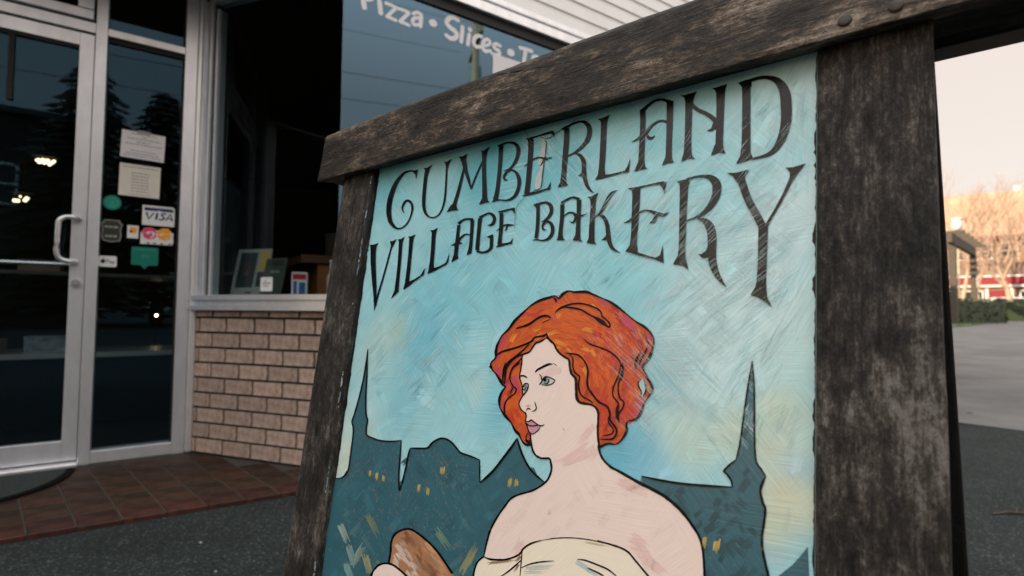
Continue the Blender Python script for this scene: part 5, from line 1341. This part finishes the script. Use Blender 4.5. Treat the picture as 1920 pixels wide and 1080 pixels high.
for k, (f, strokes, polys) in enumerate(LETTERS):
    m = MB(); ep = .0012
    if f is not None: strokes, polys = [(f, strokes)], [(f, polys)]
    for ff_, ss in strokes:
        for s_ in ss:
            spx(m, ff_(s_), ep); ep += 2.5e-6
    for ff_, ss in polys:
        for s_ in ss:
            ppx(m, ff_(s_), ep); ep += 2.5e-6
    m.build('letter', M['letter_paint'], sign)
# ridge glare painted as hairlines, plus bristle tracks (over sky, lettering and hair alike)
m = MB(); rnd = random.Random(90); ne = 0
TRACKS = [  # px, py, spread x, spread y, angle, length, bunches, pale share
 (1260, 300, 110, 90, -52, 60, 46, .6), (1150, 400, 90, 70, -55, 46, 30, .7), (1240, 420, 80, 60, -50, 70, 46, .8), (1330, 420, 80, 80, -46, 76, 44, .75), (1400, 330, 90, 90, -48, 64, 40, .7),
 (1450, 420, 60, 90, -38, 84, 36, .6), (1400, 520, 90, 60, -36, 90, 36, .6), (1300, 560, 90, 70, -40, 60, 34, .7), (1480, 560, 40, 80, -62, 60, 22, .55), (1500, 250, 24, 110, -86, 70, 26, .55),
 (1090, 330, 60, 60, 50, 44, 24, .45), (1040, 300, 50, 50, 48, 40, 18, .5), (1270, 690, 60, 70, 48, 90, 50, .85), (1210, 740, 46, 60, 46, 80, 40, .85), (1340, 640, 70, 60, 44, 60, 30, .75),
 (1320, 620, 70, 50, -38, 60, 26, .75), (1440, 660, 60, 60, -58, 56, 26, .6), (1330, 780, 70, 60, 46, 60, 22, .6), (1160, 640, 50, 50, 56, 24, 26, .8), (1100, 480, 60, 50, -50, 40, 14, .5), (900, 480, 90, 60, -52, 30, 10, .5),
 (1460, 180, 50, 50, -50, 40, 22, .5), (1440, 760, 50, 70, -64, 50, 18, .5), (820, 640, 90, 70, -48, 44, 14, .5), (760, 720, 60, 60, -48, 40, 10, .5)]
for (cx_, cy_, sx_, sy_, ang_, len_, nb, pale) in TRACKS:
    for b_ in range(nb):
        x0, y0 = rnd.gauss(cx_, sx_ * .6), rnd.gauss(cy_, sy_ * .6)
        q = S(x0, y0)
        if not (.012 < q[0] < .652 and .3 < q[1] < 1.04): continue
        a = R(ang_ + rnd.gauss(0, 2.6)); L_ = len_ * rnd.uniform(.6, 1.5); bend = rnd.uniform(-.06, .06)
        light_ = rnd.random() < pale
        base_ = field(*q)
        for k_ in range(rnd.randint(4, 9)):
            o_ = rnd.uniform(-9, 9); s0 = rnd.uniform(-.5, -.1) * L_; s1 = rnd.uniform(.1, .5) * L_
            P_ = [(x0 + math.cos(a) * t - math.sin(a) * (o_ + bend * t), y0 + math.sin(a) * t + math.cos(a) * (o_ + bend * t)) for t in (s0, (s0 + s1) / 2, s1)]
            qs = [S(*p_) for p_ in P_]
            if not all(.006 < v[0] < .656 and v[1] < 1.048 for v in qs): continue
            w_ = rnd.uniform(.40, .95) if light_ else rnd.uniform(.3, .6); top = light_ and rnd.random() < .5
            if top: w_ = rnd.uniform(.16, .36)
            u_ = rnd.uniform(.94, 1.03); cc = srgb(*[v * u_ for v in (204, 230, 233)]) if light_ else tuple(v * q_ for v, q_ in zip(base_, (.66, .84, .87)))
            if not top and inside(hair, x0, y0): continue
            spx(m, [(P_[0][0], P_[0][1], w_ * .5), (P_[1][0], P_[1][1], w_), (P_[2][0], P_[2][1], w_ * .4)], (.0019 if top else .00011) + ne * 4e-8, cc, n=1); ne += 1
m.build('glare_and_bristle_track', M['dab_paint'], sign)['kind'] = 'stuff'
# cracks in the paint near the top
m = MB()
for s_ in ([(978, 240, 1), (985, 246, 1), (990, 254, .8), (993, 262, .6)], [(1015, 258, 1), (1030, 260, 1.4), (1040, 252, 1), (1052, 245, 1), (1066, 237, 1), (1078, 228, .8), (1084, 222, .5)], [(1022, 262, .8), (1026, 272, 1.2), (1022, 300, 1.2), (1018, 330, 1.2), (1016, 352, 1), (1004, 358, 1.4), (998, 362, .6)], [(985, 372, .6), (972, 384, .8), (968, 400, .6), (966, 430, .4)]):
    spx(m, s_, .0016, n=3)
m.build('paint_crack', M['line_paint'], sign)
m = MB()
ppx(m, [(1018, 262), (1024, 268), (1022, 300), (1018, 330), (1014, 352), (1008, 356), (1003, 354), (1006, 330), (1014, 318), (1008, 306), (1014, 290)], .00118, srgb(186, 196, 196))
m.build('paint_scrape', M['dab_paint'], sign)
# dark unpainted rim and chipped edge of the panel
for side in (0, 1):
    m = MB(); n = 260; vv = []
    for i in range(n + 1):
        z_ = .25 + .802 * i / n
        w = .0004 + .0030 * max(0, mnoise.noise(Vector((z_ * 45, side * 7, 1))) + .1) + .0022 * max(0, mnoise.noise(Vector((z_ * 170, side * 9, 4)))) + .0012 * max(0, mnoise.noise(Vector((z_ * 420, side * 3, 2))))
        x0 = .0003 if side == 0 else .6612; s_ = 1 if side == 0 else -1
        vv += [(x0, -.00005 - 1e-6, z_), (x0 + s_ * w, -.00005 - 1e-6, z_)]
    m.add(vv, [(2 * i, 2 * i + 1, 2 * i + 3, 2 * i + 2) for i in range(n)])
    m.build('bare_edge', M['rubber'], sign)
# paint slopped on the inner arris of the posts
m = MB(); rnd = random.Random(17)
for i in range(90):
    z_ = rnd.uniform(.36, 1.04)
    if mnoise.noise(Vector((z_ * 14, 3, 2))) < .02: continue
    l = rnd.uniform(.002, .014); w = rnd.uniform(.0006, .0022)
    x0 = -.0013 - rnd.uniform(.0, .0022)
    k = 5; pts_ = [(x0 + w * rnd.uniform(-.6, .6) + (w if q < k else -w) * .5, z_ + l * ((q if q < k else 2 * k - 1 - q) / (k - 1) - .5)) for q in range(2 * k)]
    m.add([(x, -.0125 - i * 1e-6, z) for x, z in pts_], [tuple(range(2 * k))], rnd.choice((srgb(150, 168, 176), srgb(120, 160, 174), srgb(176, 182, 186), srgb(86, 126, 142))))
m.build('paint_fleck', M['dab_paint'], sign)['kind'] = 'stuff'

# ------------------------------------------------------------------ far side: hedge, trees, pergola, red shop, hill
def at(px, depth):
    """ground point under photo column px at forward distance depth"""
    r = ray(px, 590); x = r.x / r.y * depth
    return Vector((x, depth, gz(x, depth)))
def leaf_cloud(m, box, n, size, rnd, shape=None):
    for _ in range(n):
        p = Vector([rnd.uniform(a, b) for a, b in zip(*box)])
        if shape and not shape(p): continue
        d = Vector((rnd.gauss(0, 1), rnd.gauss(0, 1), rnd.gauss(0, 1))).normalized()
        u = d.orthogonal().normalized(); v = d.cross(u); s_ = size * rnd.uniform(.6, 1.4)
        m.add([p + u * s_, p + v * s_ * .6, p - u * s_, p - v * s_ * .6], [(0, 1, 2, 3)])
def hedge(name, label, a, b, width, height, seed):
    rnd = random.Random(seed)
    mid = (a + b) / 2; L = (b - a).length
    e_ = empty(name, mid, math.atan2(b.y - a.y, b.x - a.x)); tag(e_, label, 'hedge', 'hedges across the plaza')
    c = MB()
    c.box((-L / 2 + .1, -width / 2 + .1, -.1), (L / 2 - .1, width / 2 - .1, height - .12))
    c.build('inner_mass', M['hedge'], e_)
    m = MB()
    n = int(L * 420)
    sh = lambda p: max(abs(p.x) / (L / 2), abs(p.y) / (width / 2), (p.z - .0) / height) > .82
    leaf_cloud(m, ((-L / 2, -width / 2, 0), (L / 2, width / 2, height * (1.02))), n, .06, rnd, sh)
    m.build('foliage', M['hedge'], e_)
h_a, h_b = at(1793, 20.5), at(1858, 23.0)
hedge('hedge', 'nearer clipped dark hedge left of the paved path, beside the grass', at(1760, 20.5), at(1858, 23.0), 1.3, 1.02, 1)
hedge('hedge', 'farther clipped dark hedge running along behind the paved path', at(1852, 29.5), at(2120, 27.0), 1.4, 1.15, 2)
# grass strip at the foot of the hedge
rnd = random.Random(3); m = MB()
ga = [at(1770, 17.5), at(1815, 18.2), at(1846, 20.4), at(1862, 23.4), at(1858, 24.2), at(1760, 21.5)]
gp = [(q.x, q.y) for q in ga]
m.add([(q.x, q.y, gz(q.x, q.y) + .05) for q in ga], [tuple(range(len(ga)))])
m.add([(q.x, q.y, gz(q.x, q.y) - .2) for q in ga] + [(q.x, q.y, gz(q.x, q.y) + .05) for q in ga], [(i, (i + 1) % 6, 6 + (i + 1) % 6, 6 + i) for i in range(6)])
for _ in range(2600):
    x = rnd.uniform(min(q[0] for q in gp), max(q[0] for q in gp)); y = rnd.uniform(17, 24.3)
    if not inside(gp, x, y): continue
    z = gz(x, y) + .045; h = rnd.uniform(.05, .16); a = rnd.uniform(0, 6.28)
    m.add([(x, y, z), (x + .02 * math.cos(a), y + .02 * math.sin(a), z), (x + rnd.uniform(-.05, .05), y + rnd.uniform(-.05, .05), z + h)], [(0, 1, 2)])
tag(m.build('grass', M['grass']), kind='stuff')

def bare_tree(label, base, height, seed, tr, spread=.55, levels=5, group='bare street trees', fork=.28):
    rnd = random.Random(seed)
    e_ = empty('bare_tree', base); tag(e_, label, 'tree', group)
    tm, cm = MB(), MB()
    def grow(m_, p, d, l, r_, lev):
        pts = [p]; q = p.copy(); dd = d.copy(); k = 4 if lev < 2 else 3
        for i in range(k):
            dd = (dd + Vector((rnd.gauss(0, .09), rnd.gauss(0, .09), rnd.gauss(.03, .05)))).normalized()
            q = q + dd * l / k; pts.append(q.copy())
        m_.tube(pts, [r_ * (1 - .45 * i / k) for i in range(k + 1)], 6 if lev < 2 else (4 if lev < 3 else 3), cap=False)
        if lev >= levels: return
        n = rnd.choice((3, 3, 4)) if lev else rnd.choice((3, 4))
        for i in range(n):
            a = 6.283 * (i + rnd.random() * .6) / n
            o_ = dd.orthogonal().normalized(); o2 = dd.cross(o_)
            nd = (dd * rnd.uniform(.75, 1.1) + (o_ * math.cos(a) + o2 * math.sin(a)) * spread * rnd.uniform(.7, 1.2) + Vector((0, 0, .15))).normalized()
            t = rnd.uniform(.55, 1) if lev else rnd.uniform(.8, 1)
            pp = pts[-1] if i == 0 else pts[max(1, round(t * k))]
            grow(cm, pp, nd, l * rnd.uniform(.6, .82), r_ * rnd.uniform(.45, .58), lev + 1)
    grow(tm, Vector((0, 0, -.1)), Vector((rnd.uniform(-.04, .04), 0, 1)).normalized(), height * fork, tr, 0)
    tm.build('trunk', M['bark'], e_, True); cm.build('crown', M['twigs'], e_)
    return e_
bare_tree('pale-trunked bare street tree at the right edge in front of the red shop', at(1891, 33), 9.5, 5, .20, .5, 5)
bare_tree('bare street tree beside the pergola, left of the pale trunk', at(1834, 36), 9.0, 8, .16, .5, 5)
bare_tree('tall thin bare tree behind the white lamp globe', at(1806, 44), 14.5, 12, .20, .42, 5)
bare_tree('bare street tree just off the right of the path', at(1965, 38), 10, 15, .2, .5, 5)
bare_tree('bare tree between the red shop and the brown building', at(1868, 53), 15, 19, .22, .5, 5)
bare_tree('tallest bare tree at the right edge before the brown roof', at(1912, 50), 15, 27, .22, .5, 5)

# pergola
pb0, pb1 = at(1788, 19.4), at(1829, 23.4)
pd = pb1 - pb0; pl_ = math.hypot(pd.x, pd.y)
e = empty('pergola', pb0, math.atan2(pd.y, pd.x)); tag(e, 'dark timber pergola with sloping beams above the hedge by the sign', 'pergola')
for (x, y) in ((.15, 0), (pl_ - .15, 0), (.15, 2.6), (pl_ - .15, 2.6)):
    MB().box((x - .11, y - .11, -.05), (x + .11, y + .11, 3.06)).build('post', M['dark_timber'], e)
for y in (0, 2.6): MB().box((-.5, y - .08, 3.061), (pl_ + .12, y + .08, 3.42)).build('beam', M['dark_timber'], e)
for i in range(6):
    x = .1 + i * (pl_ - .2) / 5
    MB().box((x - .04, -.4, 3.421), (x + .04, 3.0, 3.55)).build('rafter', M['dark_timber'], e)
MB().box((pl_ - .32, -.125, 1.62), (pl_ + .02, -.112, 2.12)).build('notice_board', M['white_paint'], e)
# globe lamp
e = empty('street_lamp', at(1800, 27)); tag(e, 'white globe street lamp on a dark post in front of the trees', 'street lamp')
MB().tube([(0, 0, -.05), (0, 0, .5), (0, 0, 4.75)], [.08, .045, .035], 10).build('post', M['bark'], e, True)
MB().tube([(0, 0, 4.751), (0, 0, 4.78), (0, 0, 4.92), (0, 0, 5.12), (0, 0, 5.24), (0, 0, 5.30)], [.10, .15, .22, .24, .2, .16], 16).build('globe', M['white_paint'], e, True)
MB().tube([(0, 0, 5.301), (0, 0, 5.35), (0, 0, 5.40)], [.28, .26, .05], 16).build('cap', M['white_paint'], e, True)

# red shop
rs0 = at(1880, 47)
e = empty('red_shop', rs0, R(-38)); tag(e, 'low red shop with white trim bands, red door and white windows', 'building')
def B(x0, y0, z0, x1, y1, z1, mat_, name, par): return MB().box((x0, y0, z0), (x1, y1, z1)).build(name, mat_, par)
B(-9, 0, -.2, 9, 8, 2.7, M['brown_wall'], 'wall', e)
B(-9.3, -.5, 2.702, 9.3, 8, 2.90, M['white_paint'], 'lower_band', e)
B(-9.3, -.55, 2.902, 9.3, 8, 3.62, M['red_paint'], 'fascia', e)
B(-9.3, -.5, 3.622, 9.3, 8, 3.76, M['white_paint'], 'upper_band', e)
B(-9.4, -.4, 3.762, 9.4, 8, 4.9, M['shingle'], 'roof', e)
def win(par, x, z, w, h, y=-.06):
    f = MB()
    for a in ((x - w / 2, y, z, x - w / 2 + .1, y + .1, z + h), (x + w / 2 - .1, y, z, x + w / 2, y + .1, z + h), (x - w / 2 + .101, y, z, x + w / 2 - .101, y + .1, z + .1), (x - w / 2 + .101, y, z + h - .1, x + w / 2 - .101, y + .1, z + h), (x - w / 2 + .101, y, z + h / 2 - .04, x + w / 2 - .101, y + .1, z + h / 2 + .04)):
        f.box(a[:3], a[3:])
    f = f.build('window', M['white_paint'], par)
    MB().box((x - w / 2 + .1, y + .03, z + .1), (x + w / 2 - .1, y + .045, z + h - .1)).build('pane', M['dark_glass'], f)
    return f
dd_ = B(-.9, -.06, 0, .55, .0, 2.4, M['red_paint'], 'door', e)
B(-1.1, -.08, 0, -.905, .0, 2.6, M['white_paint'], 'door_trim', e); B(.555, -.08, 0, .75, .0, 2.6, M['white_paint'], 'door_trim', e)
for x in (-6.5, -4.2, -2.0, 1.9, 3.9, 6.2): win(e, x, .8, 1.5, 1.6)
# big brown building behind
gh0 = at(1868, 58)
e = empty('brown_building', gh0, R(-30)); tag(e, 'large brown building with long tan shingle roof and white windows behind the red shop', 'building')
B(-22, 0, -.3, 22, 12, 9.0, M['brown_wall'], 'wall', e)
rf = MB(); rf.add([(-22.6, -.8, 8.9), (22.6, -.8, 8.9), (22.6, 12.8, 8.9), (-22.6, 12.8, 8.9), (-21.5, 4.2, 14.6), (21.5, 4.2, 14.6), (21.5, 8, 14.6), (-21.5, 8, 14.6)],
       [(3, 2, 1, 0), (4, 5, 6, 7), (0, 1, 5, 4), (1, 2, 6, 5), (2, 3, 7, 6), (3, 0, 4, 7)]); rf.build('roof', M['tan_shingle'], e)
B(-22.7, -.95, 8.55, 22.7, -.81, 8.92, M['dark_red_trim'], 'eave', e)
B(3.2, 5, 14.61, 3.7, 5.5, 15.4, M['white_paint'], 'vent', e)
for x in (-19, -16.4, -12, -9.4, -5.6, -3.0, -.9, 1.3, 4.4, 6.6, 10, 12.4, 16, 18.4): win(e, x, 6.3, 1.5, 1.9, -.06); win(e, x, 2.9, 1.5, 1.8, -.06)
for x in (-14.2, -7.4, .2, 5.5, 11.2):
    m = MB(); m.prism([(x - 2.4, 5.0), (x + 2.4, 5.0), (x, 6.6)], -2.2, -.01); m.build('porch_gable', M['shingle'], e)
# parked car behind the hedge
e = empty('parked_car', at(1893, 37.5), R(-30)); tag(e, 'pale parked car, its roof just over the far hedge', 'car')
m = MB(); m.prism([(-2.1, .35), (2.1, .35), (2.15, .75), (1.9, .95), (1.2, 1.02), (.7, 1.48), (-.9, 1.5), (-1.6, 1.05), (-2.1, .95)], -.85, .85); m.build('body', M['white_paint'], e, bevel=.06)
m = MB(); m.prism([(1.05, 1.04), (.66, 1.42), (-.86, 1.44), (-1.42, 1.06)], -.86, .86); m.build('side_window', M['dark_glass'], e)
for x in (-1.3, 1.3):
    for y in (-.86, .66):
        w_ = MB(); w_.tube([(x, y, .32), (x, y + .2, .32)], .32, 18); w_ = w_.build('wheel', M['rubber'], e)
        r_ = MB(); r_.tube([(x, y - .004 if y < 0 else y + .204, .32), (x, y + .002 if y < 0 else y + .198, .32)], .19, 14); r_.build('rim', M['alu'], w_)
for y in (-.6, .6): MB().box((2.10, y - .15, .68), (2.17, y + .15, .80)).build('headlight', M['sticker_white'], e)

# hill with a far wood
hb = MB(); rnd = random.Random(40)
Hn = 26; hv = []
for j in range(14):
    for i in range(Hn):
        u = i / (Hn - 1); v = j / 13
        ang = R(8 + 74 * u); dist = 95 + 190 * v
        h = (15 * math.sin(min(1, v * 1.15) * 1.57)) * (.80 + .16 * math.sin(u * 9) + .08 * math.sin(u * 23 + 1)) - .6
        hv.append((math.sin(ang) * dist, math.cos(ang) * dist, h))
hb.add(hv, [(j * Hn + i, j * Hn + i + 1, (j + 1) * Hn + i + 1, (j + 1) * Hn + i) for j in range(13) for i in range(Hn - 1)])
tag(hb.build('hill', M['hill'], smooth=True), kind='structure')
# ------------------------------------------------------------------ across the street: what the glass reflects
def conifer(label, base, h, r_, seed):
    rnd = random.Random(seed)
    e_ = empty('conifer', base); tag(e_, label, 'tree', 'conifers across the street')
    MB().tube([(0, 0, -.1), (0, 0, h * .5), (0, 0, h * .97)], [.28, .16, .02], 8).build('trunk', M['trunk'], e_, True)
    m_ = MB(); z = h * .12
    while z < h * .98:
        t = 1 - z / h
        n = 9
        for k in range(n):
            a = 6.283 * (k + rnd.random()) / n; l = r_ * (t ** .65) * rnd.uniform(.65, 1.1) + .15
            d = Vector((math.cos(a), math.sin(a), 0)); s_ = Vector((-math.sin(a), math.cos(a), 0))
            for q in range(5):
                f0 = (q + .3) / 5; p = Vector((0, 0, z)) + d * l * f0 - Vector((0, 0, l * .30 * f0 ** 1.5))
                w = .12 + .30 * (1 - f0) * t + .08
                tip = p + d * l * .32 - Vector((0, 0, .18)) + s_ * rnd.uniform(-.1, .1)
                m_.add([p + s_ * w + Vector((0, 0, -.12)), p + Vector((0, 0, .06)), p - s_ * w + Vector((0, 0, -.12)), tip], [(0, 1, 3), (1, 2, 3)])
        z += h * .022 + .04
    m_.build('crown', M['conifer'], e_)
conifer('tall dark conifer across the street, seen mirrored in the side glass', Vector((10.2, -20.5, -.02)), 12.3, 4.0, 1)
conifer('second dark conifer across the street beside the tallest one', Vector((12.9, -19.6, -.02)), 11.9, 3.4, 2)
conifer('shorter dark conifer standing behind the pair across the street', Vector((12.0, -24.0, -.02)), 11.0, 4.2, 3)
e = empty('street_building', Vector((9.9, -21.4, 0)), math.atan2(D.y, D.x)); tag(e, 'long dark flat-roofed building across the street mirrored in the door', 'building')
B(-34, -9, -.2, 0, 0, 9.2, M['opp_wall'], 'wall', e); B(-34.2, -9.2, 9.202, .2, .2, 9.45, M['roofing'], 'roof', e)
for i in range(9): win(e, -2.4 - i * 3.6, 5.2, 1.6, 1.8, .0); 
e = empty('low_building', Vector((14.5, -18.8, 0)), math.atan2(D.y, D.x)); tag(e, 'low dark building across the street behind the conifers', 'building')
B(0, -8, -.2, 18, -2.5, 5.6, M['opp_wall'], 'wall', e); B(-.2, -8.2, 5.602, 18.2, -2.3, 5.8, M['roofing'], 'roof', e)
def pole(label, base, h):
    e_ = empty('utility_pole', base, math.atan2(ND.y, ND.x) + .35); tag(e_, label, 'utility pole', 'utility poles across the street')
    MB().tube([(0, 0, -.1), (0, 0, h * .6), (0, 0, h)], [.17, .14, .11], 10).build('post', M['pole'], e_, True)
    MB().box((-1.1, -.075, h - 1.35), (1.1, .075, h - 1.2)).build('crossarm', M['pole'], e_)
    for x in (-1.0, -.5, .5, 1.0): MB().tube([(x, 0, h - 1.199), (x, 0, h - 1.05)], .05, 8).build('insulator', M['sticker_grey'], e_)
    t = MB(); t.tube([(.42, .05, h - 2.7), (.42, .05, h - 2.65), (.42, .05, h - 1.85), (.42, .05, h - 1.75)], [.2, .24, .24, .1], 12); t.build('transformer', M['sticker_grey'], e_, True)
    return e_
p1, p2 = Vector((12.6, -3.3, -.02)), Vector((-16.5, -22.8, -.02))
pole('timber utility pole with crossarm and grey transformer, mirrored in the pizza window', p1, 11.2)
pole('farther timber utility pole down the street', p2, 11.2)
for i, (off, z) in enumerate(((-1.0, 10.1), (1.0, 10.1), (0, 8.3), (.25, 7.6))):
    a = p1 + Vector((0, 0, z)) + ND * off; b = p2 + Vector((0, 0, z)) + ND * off
    pts_ = [a.lerp(b, t / 16) - Vector((0, 0, 1.1 * 4 * (t / 16) * (1 - t / 16))) for t in range(17)]
    m = MB(); m.tube([q - pts_[0] for q in pts_], .009 if i > 1 else .006, 5)
    o = m.build('power_line', M['wire']); o.location = pts_[0]
    tag(o, ('upper power line on the street side of the poles', 'upper power line on the shop side of the poles', 'thick cable under the crossarms', 'lowest cable strung between the poles')[i], 'cable', 'power lines between the poles')
# twig and litter on the asphalt
tw0 = hit(1907, 966)
e = MB(); e.tube([(-.10, .0, .004), (-.03, .008, .010), (.03, .0, .008), (.12, .014, .006)], [.004, .005, .004, .002], 6); e.tube([(.0, .004, .008), (.05, .05, .012)], [.003, .0015], 5)
o = e.build('twig', M['trunk']); o.location = tw0; tag(o, 'small dark twig lying on the asphalt at lower right', 'twig')
for (px, py, r_, l_) in ((376, 1018, .004, 'small pale pebble on the asphalt near the tile edge'), (404, 1072, .0035, 'small pale pebble on the asphalt at the bottom of the view'), (1819, 777, .018, 'dark pebble on the pale paving by the sign')):
    p = hit(px, py); b_ = bmesh.new(); bmesh.ops.create_icosphere(b_, subdivisions=2, radius=r_)
    for v in b_.verts: v.co = Vector((v.co.x * 1.3, v.co.y, v.co.z * .6)) * (1 + .2 * mnoise.noise(v.co * 90))
    me = bpy.data.meshes.new('pebble'); b_.to_mesh(me); b_.free(); me.materials.append(M['sticker_grey'] if r_ < .01 else M['black_ink'])
    o = bpy.data.objects.new('pebble', me); COL.objects.link(o); o.location = p + Vector((0, 0, r_ * .4)); tag(o, l_, 'pebble')
